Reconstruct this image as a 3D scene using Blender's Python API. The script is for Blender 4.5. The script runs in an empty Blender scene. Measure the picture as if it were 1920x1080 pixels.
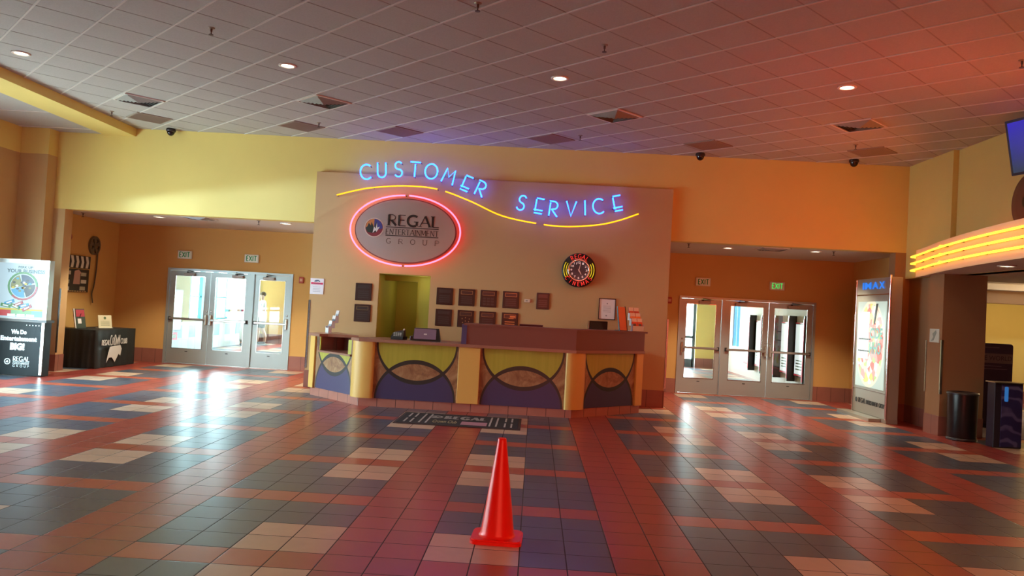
import bpy, math, random
from math import sin, cos, pi, radians
from mathutils import Vector, Matrix

random.seed(4)
SC = bpy.context.scene
COL = SC.collection

# ------------------------------------------------------------------ camera
cam_d = bpy.data.cameras.new('camera')
cam_d.sensor_width = 36.0
cam_d.lens = 1470.0 / 1920.0 * 36.0
cam_d.clip_end = 300
cam = bpy.data.objects.new('camera', cam_d)
COL.objects.link(cam)
_y, _p, _r = 0.0309, 0.02675, 0.0555
_f = Vector((-sin(_y) * cos(_p), cos(_y) * cos(_p), sin(_p)))
_rt = Vector((cos(_y), sin(_y), 0))
_up = _rt.cross(_f)
_R = _rt * cos(_r) + _up * sin(_r)
_U = -_rt * sin(_r) + _up * cos(_r)
cam.matrix_world = Matrix(((_R.x, _U.x, -_f.x, 0.0168), (_R.y, _U.y, -_f.y, -5.0404),
                           (_R.z, _U.z, -_f.z, 1.6357), (0, 0, 0, 1)))
SC.camera = cam

# ------------------------------------------------------------------ world, exposure, big lights
SC.view_settings.view_transform = 'Standard'
SC.view_settings.look = 'None'
SC.view_settings.exposure = 0.0
SC.view_settings.gamma = 1.0
SC.view_settings.use_curve_mapping = False
w = bpy.data.worlds.new('sky')
SC.world = w
w.use_nodes = True
w.node_tree.nodes['Background'].inputs[0].default_value = (0.80, 0.93, 1.0, 1)
w.node_tree.nodes['Background'].inputs[1].default_value = 22.0
try:
    SC.cycles.max_bounces = 8
    SC.cycles.transparent_max_bounces = 12
    SC.cycles.sample_clamp_indirect = 6.0
    SC.cycles.caustics_reflective = False
    SC.cycles.caustics_refractive = False
except Exception:
    pass


def area(name, loc, aim, sx, sy, power, color, spread=180):
    d = bpy.data.lights.new(name, 'AREA')
    d.shape = 'RECTANGLE'
    d.size, d.size_y, d.energy, d.color = sx, sy, power, color
    d.spread = radians(spread)
    o = bpy.data.objects.new(name, d)
    COL.objects.link(o)
    o.location = loc
    o.rotation_euler = (Vector(aim) - Vector(loc)).to_track_quat('-Z', 'Y').to_euler()
    return o


def spot(name, loc, power, color, size=110, blend=0.6, rad=0.06, aim=None):
    d = bpy.data.lights.new(name, 'SPOT')
    d.energy, d.color, d.spot_size, d.spot_blend, d.shadow_soft_size = power, color, radians(size), blend, rad
    o = bpy.data.objects.new(name, d)
    COL.objects.link(o)
    o.location = loc
    if aim:
        o.rotation_euler = (Vector(aim) - Vector(loc)).to_track_quat('-Z', 'Y').to_euler()
    return o


DAY = (0.62, 0.87, 1.0)
# daylight through the tall storefront windows in the left wall (they stand outside the frame)
area('daylight_left', (-11.6, 4.2, 3.7), (-4.5, 7.4, 0.4), 7.0, 2.2, 380, DAY, 120)
# light thrown back up by the sunlit pavement outside those windows
area('pavement_bounce', (-12.6, 4.4, 0.15), (-6.5, 9.4, 3.4), 4.0, 1.0, 100, (0.80, 1.0, 1.0), 56)
# narrow beam added outside, shaped to throw the bright patch on the header
area('header_patch_beam', (-27.0, -9.0, 0.5), (-7.3, 9.4, 3.3), 3.6, 1.1, 100, (0.48, 0.66, 1.0), 15)
# daylight entering both entrance vestibules
area('vestibule_daylight_left', (-10.2, 17.7, 1.9), (-5.0, 15.0, 0.6), 3.0, 2.0, 260, DAY, 150)
area('vestibule_daylight_left_end', (-6.2, 22.2, 1.6), (-6.6, 14.0, 0.2), 3.6, 2.4, 520, DAY, 130)
area('vestibule_daylight_right', (4.3, 22.4, 1.6), (4.3, 14.0, 0.2), 1.8, 2.4, 450, (0.95, 1.0, 0.98), 130)
# weak ambient fill added under the ceiling behind the camera, out of view
area('ceiling_fill', (0.5, -3.0, 4.45), (0.5, 1.5, 0.0), 9.0, 3.0, 6, (1.0, 0.5, 0.4), 160)
# red fill added behind the camera to brighten the cone and desk front
area('red_front_fill', (1.6, -7.2, 1.9), (-0.1, 1.5, 0.2), 5.0, 0.9, 95, (1.0, 0.14, 0.08), 110)
# red neon cove running on top of the curved marquee
area('marquee_red_cove', (6.35, 3.4, 3.25), (5.6, 3.6, 6.0), 0.35, 7.5, 42, (1.0, 0.06, 0.02), 170)
# light of the amber marquee tubes
area('marquee_tubes_light', (5.90, 6.9, 2.85), (2.6, 9.3, 3.1), 3.2, 0.45, 54, (1.0, 0.10, 0.002), 170)
area('marquee_tubes_light_front', (5.45, 2.2, 2.85), (0.0, 3.0, 0.9), 5.5, 0.45, 45, (1.0, 0.06, 0.02), 175)


# ------------------------------------------------------------------ materials
MATS = {}


def P(name, color, rough=0.6, metal=0.0, spec=0.5, emit=None, estr=0.0, coat=0.0):
    if name in MATS:
        return MATS[name]
    m = bpy.data.materials.new(name)
    m.use_nodes = True
    b = m.node_tree.nodes['Principled BSDF']
    b.inputs['Base Color'].default_value = (*color, 1)
    b.inputs['Roughness'].default_value = rough
    b.inputs['Metallic'].default_value = metal
    b.inputs['Specular IOR Level'].default_value = spec
    b.inputs['Coat Weight'].default_value = coat
    if emit:
        b.inputs['Emission Color'].default_value = (*emit, 1)
        b.inputs['Emission Strength'].default_value = estr
    MATS[name] = m
    return m


class NT:
    """tiny node-graph helper"""
    def __init__(s, m):
        s.t = m.node_tree
        s.b = s.t.nodes['Principled BSDF']

    def n(s, k, **kw):
        x = s.t.nodes.new(k)
        for a, v in kw.items():
            setattr(x, a, v)
        return x

    def l(s, a, b):
        s.t.links.new(a, b)

    def m(s, op, a, b=None, c=None):
        x = s.n('ShaderNodeMath', operation=op)
        for i, v in enumerate((a, b, c)):
            if v is None:
                continue
            if isinstance(v, (int, float)):
                x.inputs[i].default_value = v
            else:
                s.l(v, x.inputs[i])
        return x.outputs[0]

    def mix(s, fac, a, b):
        x = s.n('ShaderNodeMix', data_type='RGBA')
        for i, v in ((0, fac), (6, a), (7, b)):
            if isinstance(v, (int, float)):
                x.inputs[i].default_value = v
            elif isinstance(v, tuple):
                x.inputs[i].default_value = (*v, 1)
            else:
                s.l(v, x.inputs[i])
        return x.outputs[2]

    def obj(s):
        tc = s.n('ShaderNodeTexCoord')
        sp = s.n('ShaderNodeSeparateXYZ')
        s.l(tc.outputs['Object'], sp.inputs[0])
        return tc.outputs['Object'], sp.outputs[0], sp.outputs[1], sp.outputs[2]

    def noise(s, vec, scale, detail=3, rough=0.5):
        x = s.n('ShaderNodeTexNoise')
        x.inputs['Scale'].default_value = scale
        x.inputs['Detail'].default_value = detail
        x.inputs['Roughness'].default_value = rough
        if vec is not None:
            s.l(vec, x.inputs['Vector'])
        return x

    def bump(s, h, strength, dist=0.01):
        x = s.n('ShaderNodeBump')
        x.inputs['Strength'].default_value = strength
        x.inputs['Distance'].default_value = dist
        s.l(h, x.inputs['Height'])
        s.l(x.outputs[0], s.b.inputs['Normal'])


def paint(name, color, rough=0.75, var=0.06):
    """orange-peel wall paint"""
    if name in MATS:
        return MATS[name]
    m = P(name, color, rough, spec=0.3)
    g = NT(m)
    o, x, y, z = g.obj()
    nz = g.noise(o, 1.3, 4)
    k = 1 - var
    g.l(g.mix(nz.outputs[0], tuple(c * k for c in color), tuple(min(1, c * (1 + var)) for c in color)), g.b.inputs['Base Color'])
    g.bump(g.noise(o, 160, 2).outputs[0], 0.12, 0.003)
    return m


def floor_mat():
    T = 0.31
    m = P('quarry_tile', (0.3, 0.1, 0.08), 0.25)
    g = NT(m)
    o, x, y, z = g.obj()
    fi = g.m('DIVIDE', x, T)
    fj = g.m('DIVIDE', y, T)
    i = g.m('FLOOR', fi)
    j = g.m('FLOOR', fj)
    a = g.m('MODULO', g.m('ADD', i, 124.0), 12.0)
    a6 = g.m('MODULO', a, 6.0)
    isR = g.m('LESS_THAN', a6, 1.5)
    c1 = g.m('MULTIPLY', g.m('GREATER_THAN', a, 1.5), g.m('LESS_THAN', a, 3.5))
    isC = g.m('MAXIMUM', c1, g.m('GREATER_THAN', a, 9.5))
    b = g.m('MODULO', g.m('ADD', j, 100.0), 10.0)
    b5 = g.m('MODULO', b, 5.0)
    isS = g.m('GREATER_THAN', b5, 3.5)
    k1 = g.m('LESS_THAN', b, 1.5)
    k2 = g.m('MULTIPLY', g.m('GREATER_THAN', b, 6.5), g.m('LESS_THAN', b, 8.5))
    isK = g.m('MULTIPLY', g.m('MAXIMUM', k1, k2), isC)
    dark = (0.072, 0.100, 0.150)
    cream = (0.60, 0.44, 0.33)
    stripe = (0.42, 0.09, 0.05)
    red = (0.34, 0.055, 0.042)
    col = g.mix(isK, dark, cream)
    col = g.mix(isS, col, stripe)
    col = g.mix(isR, col, red)
    cmb = g.n('ShaderNodeCombineXYZ')
    g.l(i, cmb.inputs[0])
    g.l(j, cmb.inputs[1])
    wn = g.n('ShaderNodeTexWhiteNoise', noise_dimensions='3D')
    g.l(cmb.outputs[0], wn.inputs['Vector'])
    hv = g.n('ShaderNodeHueSaturation')
    g.l(col, hv.inputs['Color'])
    nz = g.noise(o, 9, 4)
    v = g.m('ADD', 0.80, g.m('ADD', g.m('MULTIPLY', wn.outputs['Value'], 0.22), g.m('MULTIPLY', nz.outputs[0], 0.18)))
    g.l(v, hv.inputs['Value'])
    # grout
    ex = g.m('ABSOLUTE', g.m('SUBTRACT', g.m('SUBTRACT', fi, i), 0.5))
    ey = g.m('ABSOLUTE', g.m('SUBTRACT', g.m('SUBTRACT', fj, j), 0.5))
    gl = g.m('MAXIMUM', g.m('GREATER_THAN', ex, 0.487), g.m('GREATER_THAN', ey, 0.487))
    g.l(g.mix(gl, hv.outputs[0], (0.016, 0.012, 0.011)), g.b.inputs['Base Color'])
    g.l(g.m('ADD', g.m('ADD', 0.285, g.m('MULTIPLY', wn.outputs['Value'], 0.012)), g.m('MULTIPLY', gl, 0.5)), g.b.inputs['Roughness'])
    edge = g.m('MAXIMUM', ex, ey)
    h = g.m('SUBTRACT', 1.0, g.m('SMOOTH_MAX', g.m('MULTIPLY', g.m('SUBTRACT', edge, 0.47), 30.0), 0.0, 0.1))
    hh = g.m('ADD', h, g.m('MULTIPLY', wn.outputs['Value'], 0.12))
    g.bump(hh, 0.25, 0.004)
    g.b.inputs['Specular IOR Level'].default_value = 0.75
    return m


def ceiling_mat():
    m = P('acoustic_tile', (0.60, 0.585, 0.57), 0.9, spec=0.2)
    g = NT(m)
    o, x, y, z = g.obj()
    nz = g.noise(o, 55, 6, 0.8)
    g.l(g.mix(nz.outputs[0], (0.37, 0.37, 0.355), (0.59, 0.59, 0.57)), g.b.inputs['Base Color'])
    g.bump(nz.outputs[0], 0.6, 0.01)
    return m


def wainscot_mat():
    m = P('wainscot_tile', (0.7, 0.7, 0.7), 0.35)
    g = NT(m)
    o, x, y, z = g.obj()
    fi = g.m('DIVIDE', y, 0.42)
    i = g.m('FLOOR', fi)
    zz = g.m('MULTIPLY', g.m('GREATER_THAN', z, 0.36), g.m('LESS_THAN', z, 0.70))
    alt = g.m('GREATER_THAN', g.m('MODULO', g.m('ADD', i, 100.0), 2.0), 0.5)
    col = g.mix(g.m('MULTIPLY', zz, alt), (0.72, 0.68, 0.66), (0.20, 0.50, 0.50))
    e = g.m('ABSOLUTE', g.m('SUBTRACT', g.m('SUBTRACT', fi, i), 0.5))
    g.l(g.mix(g.m('GREATER_THAN', e, 0.49), col, (0.3, 0.3, 0.3)), g.b.inputs['Base Color'])
    return m


def base_tile_mat():
    m = P('base_tile', (0.26, 0.10, 0.075), 0.4)
    g = NT(m)
    o, x, y, z = g.obj()
    s = g.m('DIVIDE', g.m('ADD', x, y), 0.30)
    e = g.m('ABSOLUTE', g.m('SUBTRACT', g.m('FRACT', s), 0.5))
    nz = g.noise(o, 4, 3)
    col = g.mix(nz.outputs[0], (0.24, 0.09, 0.07), (0.33, 0.135, 0.10))
    g.l(g.mix(g.m('GREATER_THAN', e, 0.487), col, (0.07, 0.035, 0.03)), g.b.inputs['Base Color'])
    return m


def kick_mat():
    m = P('kick_tile', (0.36, 0.18, 0.15), 0.35)
    g = NT(m)
    o, x, y, z = g.obj()
    s = g.m('DIVIDE', x, 0.293)
    e = g.m('ABSOLUTE', g.m('SUBTRACT', g.m('FRACT', s), 0.5))
    nz = g.noise(o, 5, 3)
    col = g.mix(nz.outputs[0], (0.36, 0.15, 0.11), (0.47, 0.21, 0.16))
    g.l(g.mix(g.m('GREATER_THAN', e, 0.485), col, (0.06, 0.03, 0.025)), g.b.inputs['Base Color'])
    return m


def panel_mat(name, w_, h_):
    """interlocking-arc laminate: two bands, lime bowl, navy arch, marbled lens and corners"""
    m = P(name, (0.3, 0.2, 0.1), 0.42)
    g = NT(m)
    o, x, y, z = g.obj()
    u = g.m('DIVIDE', x, w_)
    v = g.m('DIVIDE', z, h_)

    def ell(cy, a, b_):
        p = g.m('POWER', g.m('ABSOLUTE', g.m('DIVIDE', u, a)), 2.0)
        q = g.m('POWER', g.m('ABSOLUTE', g.m('DIVIDE', g.m('SUBTRACT', v, cy), b_)), 2.0)
        return g.m('LESS_THAN', g.m('ADD', p, q), 1.0)
    o1, i1 = ell(0.5, 0.483, 0.72), ell(0.5, 0.462, 0.645)
    o2, i2 = ell(-0.5, 0.483, 0.72), ell(-0.5, 0.462, 0.645)
    nz = g.noise(o, 3.2, 6, 0.65)
    nz.inputs['Distortion'].default_value = 1.4
    ramp = g.n('ShaderNodeValToRGB')
    cr = ramp.color_ramp
    cr.elements[0].position, cr.elements[0].color = 0.33, (0.16, 0.07, 0.035, 1)
    cr.elements[1].position, cr.elements[1].color = 0.66, (0.42, 0.27, 0.14, 1)
    cr.elements.new(0.5).color = (0.30, 0.16, 0.075, 1)
    g.l(nz.outputs[0], ramp.inputs[0])
    marble = ramp.outputs[0]
    mp = g.n('ShaderNodeMapping')
    mp.inputs['Scale'].default_value = (28, 1, 1.2)
    g.l(o, mp.inputs[0])
    wood = g.noise(mp.outputs[0], 1.0, 3)
    lime = g.mix(wood.outputs[0], (0.35, 0.36, 0.040), (0.48, 0.46, 0.065))
    col = g.mix(i1, marble, lime)
    col = g.mix(g.m('MULTIPLY', i2, g.m('SUBTRACT', 1.0, i1)), col, (0.055, 0.048, 0.125))
    col = g.mix(g.m('MULTIPLY', i2, i1), col, marble)
    band = g.m('MAXIMUM', g.m('SUBTRACT', o1, i1), g.m('SUBTRACT', o2, i2))
    g.l(g.mix(band, col, (0.028, 0.030, 0.028)), g.b.inputs['Base Color'])
    return m


def glass_mat():
    m = bpy.data.materials.new('door_glass')
    m.use_nodes = True
    t = m.node_tree
    t.nodes.clear()
    out = t.nodes.new('ShaderNodeOutputMaterial')
    tr = t.nodes.new('ShaderNodeBsdfTransparent')
    tr.inputs[0].default_value = (0.90, 0.95, 0.94, 1)
    gl = t.nodes.new('ShaderNodeBsdfGlossy')
    gl.inputs['Roughness'].default_value = 0.02
    mx = t.nodes.new('ShaderNodeMixShader')
    mx.inputs[0].default_value = 0.06
    t.links.new(tr.outputs[0], mx.inputs[1])
    t.links.new(gl.outputs[0], mx.inputs[2])
    t.links.new(mx.outputs[0], out.inputs[0])
    return m


def emis(name, color, s):
    if name in MATS:
        return MATS[name]
    m = P(name, (0.02, 0.02, 0.02), 0.4, emit=color, estr=s)
    return m


FLOOR = floor_mat()
CEIL = ceiling_mat()
WAIN = wainscot_mat()
BASE = base_tile_mat()
KICK = kick_mat()
GLASS = glass_mat()
YEL = paint('yellow_paint', (0.74, 0.60, 0.20))
TAN = paint('tan_paint', (0.54, 0.365, 0.175))
GOLD = paint('gold_paint', (0.60, 0.36, 0.12))
BROWN = paint('brown_paint', (0.36, 0.20, 0.10))
OLIVE = paint('olive_paint', (0.42, 0.38, 0.07))
CREAMP = paint('cream_paint', (0.70, 0.58, 0.48))
WHITE = P('white_enamel', (0.80, 0.79, 0.76), 0.5)
ALU = P('anodized_aluminium', (0.38, 0.43, 0.43), 0.38, 0.5)
STEEL = P('stainless_steel', (0.62, 0.62, 0.60), 0.25, 0.95)
CHROME = P('chrome', (0.8, 0.8, 0.8), 0.12, 1.0)
BLACK = P('black_plastic', (0.018, 0.018, 0.02), 0.35)
MATTE = P('matte_black', (0.012, 0.012, 0.013), 0.8)
TEAL = P('teal_frame', (0.03, 0.22, 0.27), 0.45)
YLAM = P('yellow_laminate', (0.72, 0.47, 0.12), 0.38)
MAHOG = P('mahogany_laminate', (0.19, 0.075, 0.06), 0.4)
NAVY = P('navy_laminate', (0.07, 0.065, 0.17), 0.45)
GRILL = P('grille_brown', (0.29, 0.24, 0.20), 0.7)
BLUE_T = emis('blue_neon', (0.010, 0.072, 1.0), 14.5)
YEL_T = emis('yellow_neon', (1.0, 0.48, 0.004), 1.9)
RED_T = emis('pink_red_neon', (1.0, 0.055, 0.10), 8.5)
ORG_T = emis('amber_neon', (1.0, 0.38, 0.02), 4.6)
LAMP = emis('lamp_lens', (1.0, 0.86, 0.60), 14.0)
TUBE_OFF = P('neon_support', (0.05, 0.05, 0.05), 0.4)


# ------------------------------------------------------------------ mesh building
class MB:
    def __init__(s):
        s.v, s.f, s.mi, s.sm = [], [], [], []

    def add(s, vs, fs, mi=0, M=None, smooth=False):
        k = len(s.v)
        for p in vs:
            p = Vector(p)
            if M is not None:
                p = M @ p
            s.v.append(p)
        for f in fs:
            s.f.append([i + k for i in f])
            s.mi.append(mi)
            s.sm.append(smooth)
        return s

    def box(s, x0, x1, y0, y1, z0, z1, mi=0, M=None):
        if x0 > x1: x0, x1 = x1, x0
        if y0 > y1: y0, y1 = y1, y0
        if z0 > z1: z0, z1 = z1, z0
        vs = [(x0, y0, z0), (x1, y0, z0), (x1, y1, z0), (x0, y1, z0), (x0, y0, z1), (x1, y0, z1), (x1, y1, z1), (x0, y1, z1)]
        fs = [(3, 2, 1, 0), (4, 5, 6, 7), (0, 1, 5, 4), (1, 2, 6, 5), (2, 3, 7, 6), (3, 0, 4, 7)]
        return s.add(vs, fs, mi, M)

    def bbox(s, x0, x1, y0, y1, z0, z1, b=0.005, mi=0, M=None):
        """box with bevelled edges in plan and top"""
        c = [(x0 + b, y0), (x1 - b, y0), (x1, y0 + b), (x1, y1 - b), (x1 - b, y1), (x0 + b, y1), (x0, y1 - b), (x0, y0 + b)]
        ci = [(x0 + b, y0 + b), (x1 - b, y0 + b), (x1 - b, y0 + b), (x1 - b, y1 - b), (x1 - b, y1 - b), (x0 + b, y1 - b), (x0 + b, y1 - b), (x0 + b, y0 + b)]
        vs = [(p[0], p[1], z0 + b) for p in c] + [(p[0], p[1], z1 - b) for p in c]
        vs += [(p[0], p[1], z1) for p in ci] + [(p[0], p[1], z0) for p in ci]
        fs = []
        for i in range(8):
            j = (i + 1) % 8
            fs.append((i, j, 8 + j, 8 + i))
            fs.append((8 + i, 8 + j, 16 + j, 16 + i))
            fs.append((24 + i, 24 + j, j, i))
        fs.append(tuple(range(16, 24)))
        fs.append(tuple(reversed(range(24, 32))))
        return s.add(vs, fs, mi, M)

    def prism(s, poly, z0, z1, mi=0, M=None, smooth=False):
        """poly in xy (counter-clockwise) from z0 to z1"""
        ar = sum(poly[i][0] * poly[(i + 1) % len(poly)][1] - poly[(i + 1) % len(poly)][0] * poly[i][1] for i in range(len(poly)))
        if ar < 0:
            poly = list(reversed(poly))
        n = len(poly)
        vs = [(p[0], p[1], z0) for p in poly] + [(p[0], p[1], z1) for p in poly]
        s.add(vs, [tuple(reversed(range(n))), tuple(range(n, 2 * n))], mi, M)
        s.add(vs, [(i, (i + 1) % n, n + (i + 1) % n, n + i) for i in range(n)], mi, M, smooth)
        return s

    def plate(s, poly, y0, y1, mi=0, M=None, smooth=False):
        """poly given in xz, thick in y (y0 is the front)"""
        R = Matrix(((1, 0, 0, 0), (0, 0, -1, 0), (0, 1, 0, 0), (0, 0, 0, 1)))
        return s.prism(poly, -y1, -y0, mi, (M @ R) if M is not None else R, smooth)

    def lathe(s, prof, n=24, mi=0, M=None, smooth=True):
        """prof [(r,z)...] about z"""
        vs, fs = [], []
        for r, z in prof:
            for k in range(n):
                a = 2 * pi * k / n
                vs.append((r * cos(a), r * sin(a), z))
        for i in range(len(prof) - 1):
            for k in range(n):
                j = (k + 1) % n
                fs.append((i * n + k, i * n + j, (i + 1) * n + j, (i + 1) * n + k))
        s.add(vs, fs, mi, M, smooth)
        if prof[0][0] > 1e-5:
            s.add([vs[k] for k in range(n)], [tuple(reversed(range(n)))], mi, M)
        if prof[-1][0] > 1e-5:
            s.add([vs[(len(prof) - 1) * n + k] for k in range(n)], [tuple(range(n))], mi, M)
        return s

    def tube(s, path, r, n=8, mi=0, closed=False, M=None):
        path = [Vector(p) for p in path]
        m = len(path)
        vs, fs = [], []
        prev = None
        for i, p in enumerate(path):
            a = path[i - 1] if (i > 0 or closed) else p
            b = path[(i + 1) % m] if (i < m - 1 or closed) else p
            t = (b - a).normalized()
            if prev is None:
                up = Vector((0, 0, 1)) if abs(t.z) < 0.9 else Vector((0, 1, 0))
                nx = t.cross(up).normalized()
            else:
                nx = (prev - t * prev.dot(t))
                nx = nx.normalized() if nx.length > 1e-6 else t.orthogonal().normalized()
            prev = nx
            ny = t.cross(nx)
            rr = r[i] if isinstance(r, (list, tuple)) else r
            for k in range(n):
                an = 2 * pi * k / n
                vs.append(p + nx * (rr * cos(an)) + ny * (rr * sin(an)))
        for i in range(m if closed else m - 1):
            i2 = (i + 1) % m
            for k in range(n):
                j = (k + 1) % n
                fs.append((i * n + k, i * n + j, i2 * n + j, i2 * n + k))
        s.add(vs, fs, mi, M, True)
        if not closed:
            s.add(vs[:n], [tuple(reversed(range(n)))], mi, M)
            s.add(vs[-n:], [tuple(range(n))], mi, M)
        return s

    def build(s, name, mats, parent=None, loc=None, rot=None):
        me = bpy.data.meshes.new(name)
        me.from_pydata([tuple(p) for p in s.v], [], s.f)
        if not isinstance(mats, (list, tuple)):
            mats = [mats]
        for m in mats:
            me.materials.append(m)
        me.polygons.foreach_set('material_index', s.mi)
        me.polygons.foreach_set('use_smooth', s.sm)
        me.update()
        o = bpy.data.objects.new(name, me)
        COL.objects.link(o)
        if parent is not None:
            o.parent = parent
        if loc is not None:
            o.location = loc
        if rot is not None:
            o.rotation_euler = rot
        return o


def thing(name, label, cat, loc=(0, 0, 0), rz=0.0, group=None):
    o = bpy.data.objects.new(name, None)
    o.empty_display_size = 0.1
    COL.objects.link(o)
    o.location = loc
    o.rotation_euler = (0, 0, rz)
    return tag(o, label, cat, group)


def tag(o, label, cat, group=None):
    o['label'] = label
    o['category'] = cat
    if group:
        o['group'] = group
    return o


def struct(o):
    o['kind'] = 'structure'
    return o


def copy_tree(o, parent=None):
    c = o.copy()
    COL.objects.link(c)
    if parent is not None:
        c.parent = parent
    for ch in list(o.children):
        copy_tree(ch, c)
    return c


def arc(cx, cy, rx, ry, a0, a1, n=14):
    return [(cx + rx * cos(radians(a0 + (a1 - a0) * i / n)), cy + ry * sin(radians(a0 + (a1 - a0) * i / n))) for i in range(n + 1)]


def circ(cx, cy, rx, ry=None, n=40):
    ry = rx if ry is None else ry
    return [(cx + rx * cos(2 * pi * i / n), cy + ry * sin(2 * pi * i / n)) for i in range(n)]


def rrect(x0, x1, y0, y1, r, n=5):
    p = []
    for cx, cy, a in ((x1 - r, y1 - r, 0), (x0 + r, y1 - r, 90), (x0 + r, y0 + r, 180), (x1 - r, y0 + r, 270)):
        p += arc(cx, cy, r, r, a, a + 90, n)
    return p


def spline(pts, n=10):
    pts = [Vector(p) for p in pts]
    out = []
    for i in range(len(pts) - 1):
        p0, p1, p2, p3 = pts[max(i - 1, 0)], pts[i], pts[i + 1], pts[min(i + 2, len(pts) - 1)]
        for k in range(n):
            t = k / n
            out.append(0.5 * ((2 * p1) + (p2 - p0) * t + (2 * p0 - 5 * p1 + 4 * p2 - p3) * t * t + (3 * p1 - p0 - 3 * p2 + p3) * t ** 3))
    out.append(pts[-1])
    return out


# ---- stroke letters: (width, [(weight, polyline)], [serif feet])
GL = {
    'A': (.78, [('t', [(0, 0), (.39, 1)]), ('T', [(.39, 1), (.78, 0)]), ('t', [(.14, .34), (.64, .34)])], [(0, 0), (.78, 0)]),
    'B': (.6, [('T', [(.08, 0), (.08, 1)]), ('t', [(.08, 1), (.3, 1)] + arc(.3, .76, .22, .24, 90, -90, 8) + [(.08, .52)]), ('t', [(.08, .52), (.32, .52)] + arc(.32, .26, .26, .26, 90, -90, 8) + [(.08, 0)])], []),
    'C': (.78, [('t', arc(.44, .5, .42, .5, 48, 312, 20))], []),
    'E': (.6, [('T', [(.08, 0), (.08, 1)]), ('t', [(.08, 1), (.56, 1)]), ('t', [(.08, .52), (.48, .52)]), ('t', [(.08, 0), (.6, 0)])], []),
    'G': (.84, [('T', arc(.45, .5, .43, .5, 50, 300, 20)), ('T', [(.72, 0.06), (.72, .42)]), ('t', [(.5, .42), (.84, .42)])], []),
    'I': (.2, [('T', [(.1, 0), (.1, 1)])], [(.1, 0), (.1, 1)]),
    'L': (.56, [('T', [(.08, 0), (.08, 1)]), ('t', [(.08, 0), (.56, 0)])], [(.08, 1)]),
    'M': (.9, [('t', [(.05, 0), (.1, 1)]), ('T', [(.1, 1), (.45, .15)]), ('t', [(.45, .15), (.8, 1)]), ('T', [(.8, 1), (.86, 0)])], [(.05, 0), (.86, 0)]),
    'N': (.76, [('t', [(.08, 0), (.08, 1)]), ('T', [(.08, 1), (.68, 0)]), ('t', [(.68, 0), (.68, 1)])], [(.08, 0), (.68, 1)]),
    'O': (.88, [('T', arc(.44, .5, .42, .5, 0, 360, 28))], []),
    'P': (.58, [('T', [(.08, 0), (.08, 1)]), ('t', [(.08, 1), (.3, 1)] + arc(.3, .73, .26, .27, 90, -90, 10) + [(.08, .46)])], [(.08, 0)]),
    'R': (.66, [('T', [(.08, 0), (.08, 1)]), ('t', [(.08, 1), (.3, 1)] + arc(.3, .74, .26, .26, 90, -90, 10) + [(.08, .48)]), ('T', [(.28, .48), (.64, 0)])], [(.08, 0)]),
    'S': (.58, [('t', arc(.28, .75, .23, .25, 35, 270, 14) + arc(.28, .25, .25, .25, 90, -150, 14)[1:])], []),
    'T': (.66, [('T', [(.33, 0), (.33, 1)]), ('t', [(0, 1), (.66, 1)])], [(.33, 0)]),
    'U': (.72, [('T', [(.08, 1), (.08, .34)] + arc(.36, .3, .28, .3, 180, 360, 12) + [(.64, .34), (.64, 1)])], [(.08, 1), (.64, 1)]),
    'V': (.74, [('T', [(0, 1), (.37, 0)]), ('t', [(.37, 0), (.74, 1)])], []),
    'W': (1.0, [('t', [(0, 1), (.25, 0)]), ('t', [(.25, 0), (.5, .8)]), ('t', [(.5, .8), (.75, 0)]), ('t', [(.75, 0), (1, 1)])], []),
    'X': (.7, [('T', [(0, 1), (.7, 0)]), ('t', [(0, 0), (.7, 1)])], []),
}


def ribbon(mb, path, w_, y0, y1, mi=0, M=None):
    n = len(path)
    L, Rr = [], []
    for i, p in enumerate(path):
        a = Vector(path[max(i - 1, 0)])
        b = Vector(path[min(i + 1, n - 1)])
        t = (b - a)
        t = t.normalized() if t.length > 0 else Vector((1, 0))
        nn = Vector((-t.y, t.x)) * (w_ / 2)
        L.append((p[0] + nn.x, p[1] + nn.y))
        Rr.append((p[0] - nn.x, p[1] - nn.y))
    for i in range(n - 1):
        q = [L[i], L[i + 1], Rr[i + 1], Rr[i]]
        mb.plate(q, y0, y1, mi, M)


def serif_text(mb, text, x0, x1, z0, h, y0=-0.004, y1=0.0, mi=0, thick=.15, thin=.06, gap=.18, serif=.2, M=None):
    tot = sum(GL[c][0] if c != ' ' else .4 for c in text) + gap * (len(text) - 1)
    k = (x1 - x0) / tot / h
    x = x0
    for c in text:
        if c == ' ':
            x += (.4 + gap) * h * k
            continue
        wd, st, sf = GL[c]
        for wt, pl in st:
            pts = [(x + px * h * k, z0 + pz * h) for px, pz in pl]
            ribbon(mb, pts, (thick if wt == 'T' else thin) * h, y0, y1, mi, M)
        for px, pz in (sf if serif else []):
            zz = z0 + pz * h
            ribbon(mb, [(x + (px - serif) * h * k, zz), (x + (px + serif) * h * k, zz)], .05 * h, y0, y1, mi, M)
        x += (wd + gap) * h * k


_fc = {}


def font_geo(text, bold=0.0):
    key = (text, bold)
    if key not in _fc:
        cu = bpy.data.curves.new('t', 'FONT')
        cu.body = text
        cu.size = 1.0
        cu.offset = bold
        cu.resolution_u = 3
        o = bpy.data.objects.new('t', cu)
        COL.objects.link(o)
        dg = bpy.context.evaluated_depsgraph_get()
        dg.update()
        me = o.evaluated_get(dg).to_mesh()
        vs = [tuple(v.co) for v in me.vertices]
        fs = [tuple(p.vertices) for p in me.polygons]
        o.evaluated_get(dg).to_mesh_clear()
        bpy.data.objects.remove(o)
        bpy.data.curves.remove(cu)
        _fc[key] = (vs, fs)
    return _fc[key]


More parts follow.
